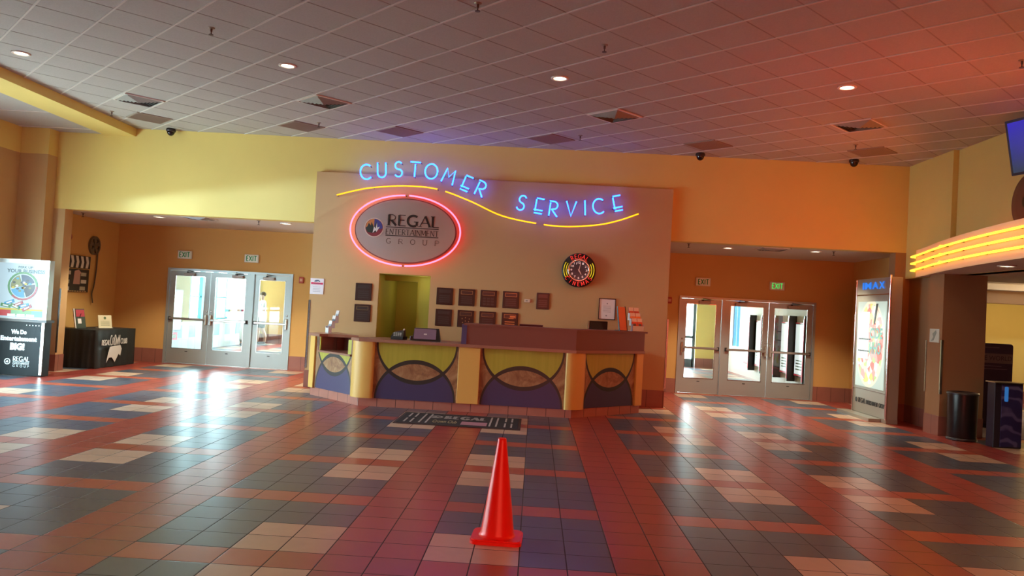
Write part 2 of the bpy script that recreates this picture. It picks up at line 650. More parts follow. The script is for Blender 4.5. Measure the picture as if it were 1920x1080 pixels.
def txt(mb, text, x0, x1, z0, z1, y=-0.003, mi=0, bold=0.0, M=None):
    """flat lettering fitted to the rectangle x0..x1, z0..z1 facing -y"""
    vs, fs = font_geo(text, bold)
    xs = [v[0] for v in vs]
    ys = [v[1] for v in vs]
    ax, bx, ay, by = min(xs), max(xs), min(ys), max(ys)
    out = [(x0 + (v[0] - ax) / (bx - ax) * (x1 - x0), y, z0 + (v[1] - ay) / (by - ay) * (z1 - z0)) for v in vs]
    mb.add(out, fs, mi, M)


# ================================================================== SETTING
# floor slab of the lobby and both vestibules
struct(MB().box(-13, 16, -8, 23.5, -0.2, 0).build('floor', FLOOR))
m = P('patterned_carpet', (0.25, 0.2, 0.25), 0.95)
g = NT(m)
o_, x_, y_, z_ = g.obj()
nz = g.noise(o_, 6, 4, 0.7)
nz.inputs['Distortion'].default_value = 2.0
g.l(g.mix(nz.outputs[0], (0.10, 0.08, 0.12), (0.50, 0.42, 0.42)), g.b.inputs['Base Color'])
struct(MB().box(7.24, 15.5, 7.75, 12.55, 0.0, 0.012).build('floor', m))

# ceiling, lower strip on the left, T-bar grid turned 45 degrees
CZ = 4.63
ceil_o = struct(MB().box(-8.25, 6.95, -8, 9.42, CZ, CZ + 0.15).build('ceiling', CEIL))
struct(MB().box(-9.8, -8.25, -8, 9.42, 4.50, 4.65).build('ceiling', CEIL))


def clip_line(c, kind, x0, x1, y0, y1):
    """kind 'u': x+y=c ; kind 'v': y-x=c ; returns the two ends inside the rectangle"""
    pts = []
    for x in (x0, x1):
        y = c - x if kind == 'u' else c + x
        if y0 <= y <= y1:
            pts.append((x, y))
    for y in (y0, y1):
        x = c - y if kind == 'u' else y - c
        if x0 < x < x1:
            pts.append((x, y))
    pts.sort()
    return (pts[0], pts[-1]) if len(pts) >= 2 else None


grid = MB()
PT = 0.6245
S2 = 2 ** .5
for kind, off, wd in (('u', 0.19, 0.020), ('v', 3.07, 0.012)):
    grid = MB()
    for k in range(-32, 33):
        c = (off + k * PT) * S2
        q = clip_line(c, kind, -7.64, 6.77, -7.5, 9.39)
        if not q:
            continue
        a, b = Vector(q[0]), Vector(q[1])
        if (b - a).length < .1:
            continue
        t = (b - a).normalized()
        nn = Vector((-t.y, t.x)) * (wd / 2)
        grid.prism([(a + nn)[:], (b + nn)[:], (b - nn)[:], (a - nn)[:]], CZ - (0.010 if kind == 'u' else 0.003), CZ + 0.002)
    grid.build('grid_bars' if kind == 'u' else 'shaded_grid_bars', P('grid_enamel', (.64, .63, .60), .5) if kind == 'u' else P('painted_bar_shade', (.36, .34, .32), .9), ceil_o)  # v bars get a darker colour standing in for shade on that grid direction
gl2 = MB()
for k in range(6):
    y = 9.0 - k * 1.25
    gl2.box(-9.64, -8.26, y, y + 0.024, 4.492, 4.50)
gl2.build('grid_bars', WHITE, ceil_o)

struct(MB().box(-8.25, -7.65, -7.5, 9.4, 4.48, 4.66).build('trim_1', YEL))

# back wall header, two alcoves and the service wall between them
HY = 9.4
struct(MB().box(-9.8, 7.0, HY, HY + 0.25, 3.05, 4.75).build('wall_back', YEL))
wl = MB().box(-9.8, -8.9, HY, HY + 0.25, 0, 3.05)
struct(wl.build('wall_back', TAN))
struct(MB().box(6.51, 7.0, HY, HY + 0.25, 0, 3.05).build('wall_back', BROWN))
ac = MB().box(-9.8, -4.15, HY + 0.25, 12.5, 3.07, 3.2).box(2.42, 7.1, HY + 0.25, 12.5, 3.07, 3.2)
struct(ac.build('ceiling', P('alcove_ceiling', (0.62, 0.56, 0.50), 0.9)))
# alcove rear walls with openings for the door sets
DY = 12.35


def rear(x0, x1, a, b, top):
    return MB().box(x0, a, DY, DY + .15, 0, 3.1).box(b, x1, DY, DY + .15, 0, 3.1).box(a, b, DY, DY + .15, top, 3.1)


struct(rear(-9.7, -4.1, -8.26, -5.42, 2.14).build('wall_back', GOLD))
struct(rear(2.4, 7.2, 3.18, 6.16, 2.14).build('wall_back', GOLD))
struct(MB().box(-9.65, -9.45, HY + .25, DY, 0, 3.1).build('wall_left', GOLD))
struct(MB().box(6.95, 7.15, HY + .25, DY, 0, 3.1).build('wall_right', GOLD))
# service wall, projecting slightly, with a recessed opening
sw = MB()
FY = 9.3
sw.box(-4.15, -2.88, FY, DY, 0, 3.98).box(-1.93, 2.42, FY, DY, 0, 3.98).box(-2.88, -1.93, FY, DY, 2.16, 3.98)
struct(sw.build('wall_back', TAN))
rc = MB()
rc.box(-2.24, -1.93, FY + .55, FY + .7, 0, 2.16).box(-2.88, -2.24, FY + .55, FY + .7, 2.05, 2.16)
rc.box(-2.90, -1.91, FY + 1.9, FY + 2.0, 0, 2.16)
rc.box(-2.885, -2.875, FY + 0.02, FY + 1.9, 0, 2.16).box(-1.935, -1.925, FY + 0.02, FY + 1.9, 0, 2.16).box(-2.88, -1.93, FY + 0.02, FY + 1.9, 2.15, 2.17)
struct(rc.build('wall_back', OLIVE))
# left wall: column next to the alcove, window wall further toward the camera
WCOL = MB()
WCOL.box(-9.9, -9.12, 9.12, HY, 0, 4.02)
struct(WCOL.build('wall_left', TAN))
struct(MB().box(-9.9, -9.12, 9.12, HY, 4.02, 4.6).build('wall_left', YEL))
lw = MB().box(-9.9, -9.65, 7.6, 9.12, 0, 4.02).box(-9.9, -9.65, -8, -0.4, 0, 4.02).box(-9.9, -9.65, -0.4, 7.6, 3.1, 4.02)
struct(lw.build('wall_left', TAN))
struct(MB().box(-9.9, -9.65, -8, 9.12, 4.02, 4.7).build('wall_left', YEL))
wf = MB()
# unseen panel added over the windows nearest the camera to hold back daylight
MB().box(-9.70, -9.68, -0.4, 3.4, 1.2, 3.1).build('daylight_blocker', P('blocker_fabric', (.30, .30, .29), .9), None)['kind'] = 'structure'
for k in range(6):
    y = -0.4 + k * 1.58
    wf.box(-9.82, -9.74, y - .03, y + .07, 0, 3.1)
wf.box(-9.82, -9.74, -0.4, 7.6, 0, .12).box(-9.82, -9.74, -0.4, 7.6, 3.0, 3.1).box(-9.82, -9.74, -0.4, 7.6, 1.05, 1.12)
wfo = struct(wf.build('window_1', ALU))
MB().box(-9.785, -9.775, -0.4, 7.6, 0.1, 3.0).build('glass', GLASS, wfo)
# right wall above the marquee, pilaster at the end of the lower wall, corridor beyond
struct(MB().box(6.70, 7.0, 7.9, HY, 2.58, 4.75).build('wall_right', YEL))
struct(MB().box(6.79, 7.0, -8, 7.9, 2.58, 4.75).build('wall_right', YEL))
struct(MB().box(6.78, 7.0, 8.15, HY, 0, 2.58).build('wall_right', BROWN))
struct(MB().box(6.52, 7.2, 7.68, 8.15, 0, 2.58).build('wall_right', BROWN))
struct(MB().box(7.0, 7.2, 8.15, 14.5, 0, 2.95).build('wall_right', BROWN))
struct(MB().box(7.2, 15.6, 14.5, 14.7, 0.32, 3.1).build('wall_back', YEL))
struct(MB().box(7.2, 15.6, 14.47, 14.7, 0, 0.32).build('baseboard_back', BASE))
struct(MB().box(6.80, 15.6, -8, 7.9, 2.58, 2.66).box(7.02, 15.6, 7.9, 9.0, 2.58, 2.66).build('ceiling', CREAMP))
struct(MB().box(7.2, 15.6, 9.0, 14.6, 2.78, 2.9).build('ceiling', P('corridor_ceiling', (0.5, 0.42, 0.4), 0.9)))
struct(MB().box(7.0, 15.6, 11.0, 11.2, 2.29, 2.54).build('trim_2', BROWN))
struct(MB().box(7.0, 15.6, 10.6, 11.2, 2.54, 2.66).build('trim_3', CREAMP))
struct(MB().box(15.5, 15.7, -8, 14.6, 0, 3.0).build('wall_right', YEL))
struct(MB().box(-9.9, 15.7, -8.1, -7.9, 0, 4.8).build('wall_front', TAN))
# tile baseboards
bb = MB()
H = 0.31
e = 0.012
struct(MB().box(-9.45 + e, -8.26, DY - e, DY, 0, H).box(-5.42, -4.15, DY - e, DY, 0, H).box(2.42, 3.18, DY - e, DY, 0, H).box(6.16, 6.95, DY - e, DY, 0, H).build('baseboard_back', BASE))
struct(MB().box(-4.15, -2.88, FY - e, FY, 0, H).box(-1.93, 2.42, FY - e, FY, 0, H).box(-4.162, -4.15, FY - e, DY - e, 0, H).box(2.42, 2.432, FY - e, DY - e, 0, H).build('baseboard_back', BASE))
struct(MB().box(-9.45, -9.45 + e, HY + .25, DY, 0, H).box(-9.12, -8.9 + e, HY - e, HY, 0, H).box(-9.65, -9.12 + e, 9.12 - e, 9.12, 0, H).box(-9.12, -9.12 + e, 9.12, HY - e, 0, H).box(-9.65, -9.65 + e, 7.6, 9.11, 0, H).box(-8.9, -8.9 + e, HY, HY + .25, 0, H).build('baseboard_left', BASE))
struct(MB().box(6.95 - e, 6.95, HY + .25, DY - e, 0, H).box(6.52 - e, 7.2, 7.68 - e, 7.68, 0, H).box(6.52 - e, 6.52, 7.68, 8.15, 0, H).box(6.78 - e, 6.78, 8.15, HY - e, 0, H).box(6.51 - e, 6.78, HY - e, HY, 0, H).box(6.51 - e, 6.51, HY, HY + .25, 0, H).box(7.2, 7.212, 7.68, 14.4, 0, H).build('baseboard_right', BASE))
# metal corner guards
cg = MB()
for x, y, z0, z1 in ((6.517, 7.677, .66, 1.52), (6.517, 8.152, .66, 1.5), (-8.897, HY - .004, .35, 1.55), (-4.153, FY - .003, .35, 1.6), (2.423, FY - .003, .35, 1.6)):
    cg.box(x - .006, x + .03 * (1 if x < 3 and x != 2.423 else 1), y - .004, y + .002, z0, z1)
    cg.box(x - .004, x + .002, y - .004, y + .03, z0, z1)
struct(cg.build('trim_4', STEEL))

# ---------------- vestibules beyond the doors
struct(MB().box(-9.7, -3.9, 12.5, 21.8, 3.0, 3.1).box(2.2, 6.7, 12.5, 22.0, 3.0, 3.1).build('ceiling', WHITE))
vl = MB()
VX = -9.5
vl.box(VX - .15, VX, 12.5, 16.30, .8, 3.0).box(VX - .15, VX, 19.22, 20.08, .8, 3.0).box(VX - .15, VX, 16.30, 21.6, 2.7, 3.0)
struct(vl.build('wall_left', paint('vestibule_cream', (0.80, 0.72, 0.50))))
struct(MB().box(VX - .15, VX, 12.5, 21.6, 0, .8).build('wall_left', WAIN))
struct(MB().box(VX - .15, VX + .06, 15.8, 21.6, .80, .84).build('trim_5', paint('sill_cream', (0.78, 0.70, 0.52))))
tw = MB()
for y in (16.33, 17.21, 18.15, 19.17, 20.15, 20.9, 21.5):
    tw.box(VX - .12, VX - .02, y - .08, y + .08, .84, 2.7)
for z in (.86, 1.5, 2.1, 2.66):
    tw.box(VX - .10, VX - .05, 16.33, 19.17, z - .02, z + .02).box(VX - .10, VX - .05, 20.15, 21.5, z - .02, z + .02)
o = struct(tw.build('window_2', TEAL))
MB().box(VX - .08, VX - .075, 16.33, 21.5, .84, 2.7).build('glass', GLASS, o)
vf = MB().box(-9.65, -8.46, 21.6, 21.75, 0.32, 3.0).box(-8.46, -3.9, 21.6, 21.75, 2.6, 3.0).box(-4.5, -3.9, 21.6, 21.75, .32, 2.6)
struct(vf.build('wall_back', GOLD))
struct(MB().box(-9.5, -8.46, 21.58, 21.7, 0, .32).build('baseboard_back', BASE))
tw = MB()
for x in (-8.46, -7.4, -6.4, -5.4, -4.5):
    tw.box(x - .04, x + .04, 21.62, 21.7, 0, 2.6)
tw.box(-8.46, -4.5, 21.62, 21.7, 0, .25).box(-8.46, -4.5, 21.62, 21.7, 2.1, 2.16)
o = struct(tw.build('window_3', TEAL))
MB().box(-8.46, -4.5, 21.655, 21.66, .25, 2.6).build('glass', GLASS, o)
struct(MB().box(-4.1, -4.0, 12.5, 21.7, 0, 3.0).build('wall_right', paint('vestibule_gold', (0.74, 0.58, 0.30))))
# right vestibule
RX = 6.45
struct(MB().box(RX, RX + .15, 12.5, 19.75, .66, 3.0).box(RX, RX + .15, 20.6, 22.0, .66, 3.0).box(RX, RX + .15, 19.75, 20.6, .66, .84).box(RX, RX + .15, 19.75, 20.6, 2.7, 3.0).build('wall_right', paint('vestibule_pale', (0.82, 0.80, 0.74))))
struct(MB().box(RX, RX + .15, 12.5, 22.0, 0, .66).build('wall_right', P('pale_tile', (0.70, 0.62, 0.58), 0.35)))
tw = MB().box(RX + .02, RX + .1, 19.75, 19.83, .84, 2.7).box(RX + .02, RX + .1, 20.52, 20.6, .84, 2.7).box(RX + .02, RX + .1, 20.14, 20.19, .84, 2.7)
o = struct(tw.build('window_4', P('blue_frame', (0.06, 0.20, 0.40), 0.45)))
MB().box(RX + .06, RX + .065, 19.75, 20.6, .84, 2.7).build('glass', GLASS, o)
struct(MB().box(5.52, RX, 21.8, 21.95, .32, 3.0).box(3.0, 5.52, 21.8, 21.95, 2.5, 3.0).box(2.2, 3.0, 21.8, 21.95, 0, 3.0).build('wall_back', YEL))
struct(MB().box(5.52, RX, 21.78, 21.9, 0, .32).build('baseboard_back', BASE))
tw = MB()
for x in (5.45, 4.35, 4.25, 3.05):
    tw.box(x - .05, x + .05, 21.8, 21.88, 0, 2.5)
tw.box(3.05, 5.45, 21.8, 21.88, 0, .28).box(3.05, 5.45, 21.8, 21.88, .98, 1.06).box(3.05, 5.45, 21.8, 21.88, 2.4, 2.5)
o = struct(tw.build('door_7', P('slate_frame', (0.10, 0.15, 0.17), 0.4)))
MB().box(3.05, 5.45, 21.835, 21.84, .28, 2.4).build('glass', GLASS, o)
struct(MB().box(2.3, 2.42, 12.5, 21.9, 0, 3.0).build('wall_left', paint('vestibule_yellow', (0.78, 0.66, 0.36))))
# pavement outside the entrance windows
struct(MB().box(-45, -13, -20, 60, -0.25, -0.05).box(-13, 16, 23.5, 60, -0.25, -0.05).box(-13, -9.9, -8, 23.5, -.2, 0.004).build('ground', P('concrete', (0.6, 0.58, 0.54), 0.9)))

# ================================================================== DOORS
DOOR = ALU


def door_frame(name, xs, x0, x1):
    f = MB()
    f.box(x0, x0 + .05, DY - .03, DY + .1, 0, 2.14).box(x1 - .05, x1, DY - .03, DY + .1, 0, 2.14).box(x0 + .05, x1 - .05, DY - .03, DY + .1, 2.09, 2.14)
    for a, b in xs:
        f.box(a, b, DY - .03, DY + .1, 0, 2.09)
    f.box(x0 + .05, x1 - .05, DY - .02, DY + .09, 0, .012, 1)
    return struct(f.build(name, [DOOR, STEEL]))


def glass_door(n, x0, x1, handle_side, pull, closer_x, bar_dark):
    """one leaf; handle_side +1 latch on the right"""
    d = MB()
    w_ = x1 - x0
    yb, yf = .045, 0.0
    st = .115
    g0, g1 = .34, 1.98
    d.box(0.004, st, yf, yb, .015, 2.085).box(w_ - st, w_ - .004, yf, yb, .015, 2.085)
    d.box(st, w_ - st, yf, yb, .015, g0).box(st, w_ - st, yf, yb, g1, 2.085)
    for a, b, c, e_ in ((st, st + .012, g0, g1), (w_ - st - .012, w_ - st, g0, g1), (st, w_ - st, g0, g0 + .012), (st, w_ - st, g1 - .012, g1)):
        d.box(a, b, -.006, .0, c, e_, 1)
    o = struct(d.build('door_%d' % n, [DOOR, STEEL], loc=(x0, DY + .01, 0)))
    MB().box(st, w_ - st, .02, .026, g0, g1).build('glass', GLASS, o)
    # exit device: full-width bar, end caps and latch case
    p = MB()
    p.bbox(.05, w_ - .05, -.075, -.035, .985, 1.035, .008)
    o2 = p.build('push_bar', [STEEL if not bar_dark else P('worn_bar', (0.30, 0.29, 0.27), 0.4, 0.6)], o)
    q = MB()
    lx = w_ - .075 if handle_side > 0 else .03
    q.bbox(lx, lx + .05, -.07, 0, .89, 1.13, .01)
    q.build('latch_case', STEEL, o)
    hx = .03 if handle_side > 0 else w_ - .07
    MB().bbox(hx, hx + .04, -.07, 0, .97, 1.05, .008).build('end_cap', BLACK, o)
    MB().lathe([(.02, 0), (.02, .01), (0.012, .014)], 16, M=Matrix.Translation((lx + .025, 0, 1.2)) @ Matrix.Rotation(radians(90), 4, 'X')).build('lock_cylinder', STEEL, o)
    # closer: case, arm on the frame
    c = MB()
    c.bbox(closer_x, closer_x + .25, -.06, 0, 1.975, 2.045, .008)
    co = c.build('closer', P('closer_grey', (0.42, 0.40, 0.37), 0.5, 0.3), o)
    a = MB()
    a.box(closer_x + .06, closer_x + .10, -.045, -.02, 2.045, 2.075)
    a.tube([(closer_x + .08, -.035, 2.07), (closer_x + .30, -.14, 2.075), (closer_x + .08, -.045, 2.10)], .010)
    a.build('closer_arm', BLACK, o)
    if pull:
        h = MB()
        px = .07 if pull < 0 else w_ - .07
        h.tube(spline([(px, .05, .90), (px, .11, .91), (px, .12, 1.02), (px, .11, 1.16), (px, .05, 1.17)], 5), .010)
        h.build('pull_handle', STEEL, o)
    MB().box(w_ / 2 - .03, w_ / 2 + .03, -.004, 0, .27, .285).build('maker_plate', MATTE, o)
    return o


door_frame('trim_6', [(-6.37, -6.29)], -8.26, -5.42)
glass_door(1, -8.21, -7.29, 1, 0, .32, True)
glass_door(2, -7.29, -6.37, -1, -1, .50, False)
glass_door(3, -6.29, -5.47, 1, 0, .20, False)
door_frame('trim_7', [(4.12, 4.19)], 3.18, 6.16)
glass_door(4, 3.23, 4.12, -1, 0, .38, True)
glass_door(5, 4.19, 5.15, 1, 1, .22, True)
glass_door(6, 5.15, 6.11, -1, 0, .40, False)


# ================================================================== RECEPTION DESK
A_, B_, C_, D_ = (-3.72, 8.20), (-2.66, 7.16), (.66, 7.16), (1.86, 8.34)


def offs(line, d):
    """offset an open plan polyline to its left by d"""
    out = []
    n = len(line)
    for i in range(n):
        dirs = []
        if i > 0:
            dirs.append((Vector(line[i]) - Vector(line[i - 1])).normalized())
        if i < n - 1:
            dirs.append((Vector(line[i + 1]) - Vector(line[i])).normalized())
        ns = [Vector((-t.y, t.x)) for t in dirs]
        if len(ns) == 1:
            v = ns[0] * d
        else:
            s_ = (ns[0] + ns[1]).normalized()
            v = s_ * (d / max(.2, s_.dot(ns[0])))
        out.append((line[i][0] + v.x, line[i][1] + v.y))
    return out


def ring(mb, line, d0, d1, z0, z1, mi=0):
    a, b = offs(line, d0), offs(line, d1)
    for i in range(len(line) - 1):
        mb.prism([a[i], a[i + 1], b[i + 1], b[i]], z0, z1, mi)


desk = thing('reception_desk', 'long three-sided customer service desk with coloured interlocking arc panels', 'desk', (0, 0, 0))
bd = MB()
ring(bd, [B_, C_, D_], 0.02, .55, .15, 1.0)
ring(bd, [A_, B_], 0.02, .55, .15, .74)
ring(bd, [(D_[0], 9.28), D_][::-1], 0.02, .4, .15, 1.0)
ring(bd, [(A_[0], 9.28), A_], 0.02, .4, .15, .98)
bd.build('carcass', P('desk_carcass', (0.13, 0.06, 0.04), 0.6), desk)


def seg_obj(name, p, q, mb_fn, mats):
    d = Vector(q) - Vector(p)
    mb = MB()
    mb_fn(mb, d.length)
    return mb.build(name, mats, desk, (p[0], p[1], 0), (0, 0, math.atan2(d.y, d.x)))


seg_obj('kick_plinth', A_, B_, lambda mb, L: mb.box(0, L, 0, .5, 0, .15), KICK)
seg_obj('kick_plinth', B_, C_, lambda mb, L: mb.box(0, L, 0, .5, 0, .15), KICK)
seg_obj('kick_plinth', C_, D_, lambda mb, L: mb.box(0, L, 0, .5, 0, .15), KICK)
seg_obj('kick_plinth', D_, (D_[0], 9.29), lambda mb, L: mb.box(0, L, 0, .3, 0, .15), KICK)
# arc panels
LA = (Vector(B_) - Vector(A_)).length
LC = (Vector(D_) - Vector(C_)).length


def panel(name, p, q, t0, t1, h0, h1, notch=None):
    d = (Vector(q) - Vector(p)).normalized()
    L = t1 - t0
    hh = h1 - h0
    cx = (t0 + t1) / 2
    mb = MB()
    if notch:
        n0, n1, nz_ = notch
        poly = [(-L / 2, -hh / 2), (L / 2, -hh / 2), (L / 2, hh / 2), (n1, hh / 2), (n1, nz_), (n0, nz_), (n0, hh / 2), (-L / 2, hh / 2)]
        mb.plate([(-L / 2, -hh / 2), (L / 2, -hh / 2), (L / 2, nz_), (-L / 2, nz_)], -.015, .01)
        mb.plate([(-L / 2, nz_), (n0, nz_), (n0, hh / 2), (-L / 2, hh / 2)], -.015, .01)
        mb.plate([(n1, nz_), (L / 2, nz_), (L / 2, hh / 2), (n1, hh / 2)], -.015, .01)
    else:
        mb.box(-L / 2, L / 2, -.015, .01, -hh / 2, hh / 2)
    c = Vector(p) + d * cx
    return mb.build(name, panel_mat(name + '_%.2f' % L, L, hh), desk, (c.x, c.y, (h0 + h1) / 2), (0, 0, math.atan2(d.y, d.x)))


panel('arc_panel', A_, B_, .15, LA - .17, .14, 1.0, notch=(-.46, .40, .18))
panel('arc_panel', B_, C_, .22, 1.535, .13, 1.005)
panel('arc_panel', B_, C_, 1.87, 3.20, .13, 1.005)
panel('arc_panel', C_, D_, .22, LC - .18, .14, 1.02)
# yellow pilasters: flat ones and rounded corner ones
seg_obj('yellow_pilaster', B_, C_, lambda mb, L: mb.bbox(1.535, 1.87, -.05, .02, .13, 1.005, .006), YLAM)
seg_obj('yellow_pilaster', A_, B_, lambda mb, L: mb.bbox(0.0, .15, -.05, .02, .13, 1.0, .006), YLAM)
seg_obj('yellow_pilaster', C_, D_, lambda mb, L: mb.bbox(L - .18, L, -.05, .02, .13, 1.02, .006), YLAM)


def corner_col(p, dirs, l0, l1):
    """rounded laminate wrapping a plan corner"""
    d0, d1 = Vector(dirs[0]).normalized(), Vector(dirs[1]).normalized()
    a = Vector(p) - d0 * l0
    b = Vector(p) + d1 * l1
    n0, n1 = Vector((d0.y, -d0.x)), Vector((d1.y, -d1.x))
    pts = []
    a2, b2 = a + n0 * .05, b + n1 * .05
    cm = Vector(p) + (n0 + n1).normalized() * .065
    for i in range(13):
        t = i / 12
        q = (1 - t) ** 2 * a2 + 2 * t * (1 - t) * (cm + (cm - (a2 + b2) / 2) * .6) + t * t * b2
        pts.append((q.x, q.y))
    ins = [(b.x - n1.x * .01, b.y - n1.y * .01), (p[0] - (n0 + n1).x * .005, p[1] - (n0 + n1).y * .005), (a.x - n0.x * .01, a.y - n0.y * .01)]
    return MB().prism(pts + ins, .13, 1.005, 0, None, True).build('yellow_pilaster', YLAM, desk)


dAB = Vector(B_) - Vector(A_)
dBC = Vector((1, 0))
dCD = Vector(D_) - Vector(C_)
corner_col(B_, (dAB, dBC), .17, .22)
corner_col(C_, (dBC, dCD), .12, .22)
# tops
tp = MB()
tp2 = offs([A_, B_], -.06)
Bm = offs([A_, B_, C_], -.07)[1]
tops = offs([B_, C_, D_], -.07)
tin = offs([B_, C_, D_], .80)
tp.prism([(-2.86, 7.30), Bm, (tops[1][0], tops[1][1]), (tin[1][0], tin[1][1]), (-2.45, tin[0][1]), (-2.66, 7.62)], 1.005, 1.05)
tp.prism([tops[1], tops[2], tin[2], tin[1]], 1.005, 1.05)
tp.build('countertop', P('countertop_laminate', (0.33, 0.17, 0.12), 0.3), desk)
lt = MB()
dn = dAB.normalized()
nn = Vector((dn.y, -dn.x))


def dp(t, o_):
    v = Vector(A_) + dn * t + nn * o_
    return (v.x, v.y)


lt.prism([dp(-.06, .06), dp(.30, .06), dp(.30, -.10), dp(.62, -.50), dp(-.35, -.70), dp(-.35, -.3)], 1.0, 1.045)
lt.build('side_top', P('countertop_laminate', (0.33, 0.17, 0.12), 0.3), desk)
ls = MB()
ls.prism([dp(.25, .05), dp(LA - .24, .05), dp(LA - .24, -.5), dp(.25, -.5)], .745, .775)
ls.build('low_shelf', P('countertop_laminate', (0.33, 0.17, 0.12), 0.3), desk)
lb = MB()
lb.prism([dp(.22, -.45), dp(LA - .1, -.45), dp(LA - .1, -.50), dp(.22, -.50)], .775, 1.0)
lb.prism([dp(.21, .02), dp(.25, .02), dp(.25, -.5), dp(.21, -.5)], .775, 1.0)
lb.prism([dp(LA - .25, .02), dp(LA - .21, .02), dp(LA - .21, -.5), dp(LA - .25, -.5)], .775, 1.0)
lb.build('shelf_surround', MAHOG, desk)
# raised transaction ledge
P0 = (-1.02, 7.16)
rl = MB()
ring(rl, [P0, C_, D_], -.05, .0, 1.05, 1.355)
rl.build('ledge_fascia', MAHOG, desk)
rb = MB()
ring(rb, [P0, C_, D_], .0, .30, 1.05, 1.34)
rb.build('ledge_body', P('desk_carcass', (0.13, 0.06, 0.04), 0.6), desk)
rt = MB()
ring(rt, [(-1.07, 7.16), C_, (D_[0] + .04, D_[1] + .04)], -.065, .34, 1.345, 1.375)
rt.build('ledge_top', MAHOG, desk)
MB().prism([(-1.10, 7.10), (-1.02, 7.10), (-1.02, 7.48), (-1.10, 7.48)], 1.05, 1.36).build('ledge_end', NAVY, desk)

# ---------------- things on the desk
t = thing('card_terminal', 'small black card terminal with keys on the desk, left of the receipt screen', 'card terminal', (-2.14, 7.42, 1.052), radians(-10))
MB().prism([(-.10, -.06), (.10, -.06), (.12, .10), (-.12, .10)], 0, .05).add(
    [(-.10, -.05, .05), (.10, -.05, .05), (.10, .08, .05), (-.10, .08, .05), (-.09, .0, .10), (.09, .0, .15), (.09, .08, .16), (-.09, .08, .12)],
    [(0, 1, 5, 4), (1, 2, 6, 5), (2, 3, 7, 6), (3, 0, 4, 7), (4, 5, 6, 7)]).build('body', BLACK, t)
kp = MB()
for i in range(4):
    for j in range(3):
        kp.box(-.06 + i * .035, -.035 + i * .035, -.045, -.04, .055 + j * .02 - .01, .068 + j * .02 - .01)
kp.build('keypad', P('keys_grey', (0.35, 0.38, 0.36), 0.5), t, (0, -.008, .01))
MB().tube([(.08, .02, .14), (.09, .03, .17)], .012).build('card_reader', WHITE, t)
t = thing('pos_screen', 'wide purple-backed sales screen tilted on the desk beside the card terminal', 'screen', (-1.70, 7.46, 1.052), radians(4))
MB().add([(-.21, -.13, 0), (.24, -.13, 0), (.24, .12, 0), (-.21, .12, 0), (-.185, -.02, .20), (.20, -.02, .20), (.20, .08, .20), (-.185, .08, .20)],
         [(3, 2, 1, 0), (0, 1, 5, 4), (1, 2, 6, 5), (2, 3, 7, 6), (3, 0, 4, 7), (4, 5, 6, 7)]).build('housing', BLACK, t)
sl = Matrix.Translation((0, -.075, .10)) @ Matrix.Rotation(radians(-28.8), 4, 'X')
MB().plate(rrect(-.185, .165, -.085, .095, .01), -.012, .0, M=sl).build('back_cover', P('purple_grey_plastic', (0.22, 0.15, 0.24), 0.4), t)
MB().plate(rrect(-.03, .02, -.012, .012, .008), -.016, -.011, M=sl).build('badge', P('badge_pale', (0.7, 0.68, 0.72), 0.3, 0.3), t)
MB().bbox(-.245, -.20, -.10, .05, 0, .07, .006).build('side_reader', BLACK, t)
t = thing('monitor', 'black computer monitor seen from behind above the raised right ledge', 'monitor', (1.10, 8.36, 1.052), radians(20))
MB().plate(rrect(-.17, .17, .16, .46, .012), -.02, .02).build('screen_housing', BLACK, t)
MB().plate(rrect(-.14, .14, .19, .43, .012), -.03, -.02).build('rear_panel', P('dark_panel', (0.03, 0.03, 0.028), 0.5), t)
MB().box(-.185, -.17, -.02, .02, .16, .46).build('side_trim', STEEL, t)
MB().box(-.03, .03, -.01, .04, 0, .2).lathe([(.11, 0), (.11, .012), (.02, .02)], 20).build('stand', BLACK, t)
t = thing('cash_drawer_lid', 'low dark red flat tray lying just behind the raised ledge', 'tray', (-.03, 7.67, 1.052))
MB().bbox(-.19, .19, -.12, .14, 0, .335, .01).build('body', P('dark_red_plastic', (0.10, 0.02, 0.025), 0.4), t)
MB().bbox(-.19, .19, -.12, .14, .335, .350, .004).build('lid', P('dark_red_plastic', (0.10, 0.02, 0.025), 0.4), t)


def leaflet_rack(loc, rz, label, tiers, lean):
    t = thing('leaflet_holder', label, 'leaflet holder', loc, rz)
    k = MB()
    clear = P('clear_acrylic', (0.72, 0.76, 0.78), 0.12, 0.0, 0.8)
    for i in range(len(tiers)):
        z = i * .09
        y = i * .055
        k.box(-.11, .11, y - .035, y - .03, z, z + .09).box(-.112, -.108, y - .035, y + .02, z, z + .12).box(.108, .112, y - .035, y + .02, z, z + .12)
    k.box(-.11, .11, -.035, len(tiers) * .055, 0, .006)
    k.build('acrylic_tiers', clear, t)
    for i, c in enumerate(tiers):
        for s_ in range(2):
            z = i * .09 + .01
            y = i * .055 - .015
            M = Matrix.Translation((-.054 + s_ * .108, y, z)) @ Matrix.Rotation(radians(-lean), 4, 'X')
            mb = MB()
            mb.box(-.048, .048, -.006, .006, 0, .21, 0, M)
            mb.box(-.048, .048, -.0072, -.006, .15, .21, 1, M).box(-.03, .03, -.0072, -.006, .05, .12, 2, M)
            mb.build('leaflets', [P('leaf_%d' % (hash(c) % 9999), c, 0.4), P('leaf_white', (.8, .8, .82), 0.4), P('leaf_dark', (.06, .07, .12), 0.4)], t)
    return t


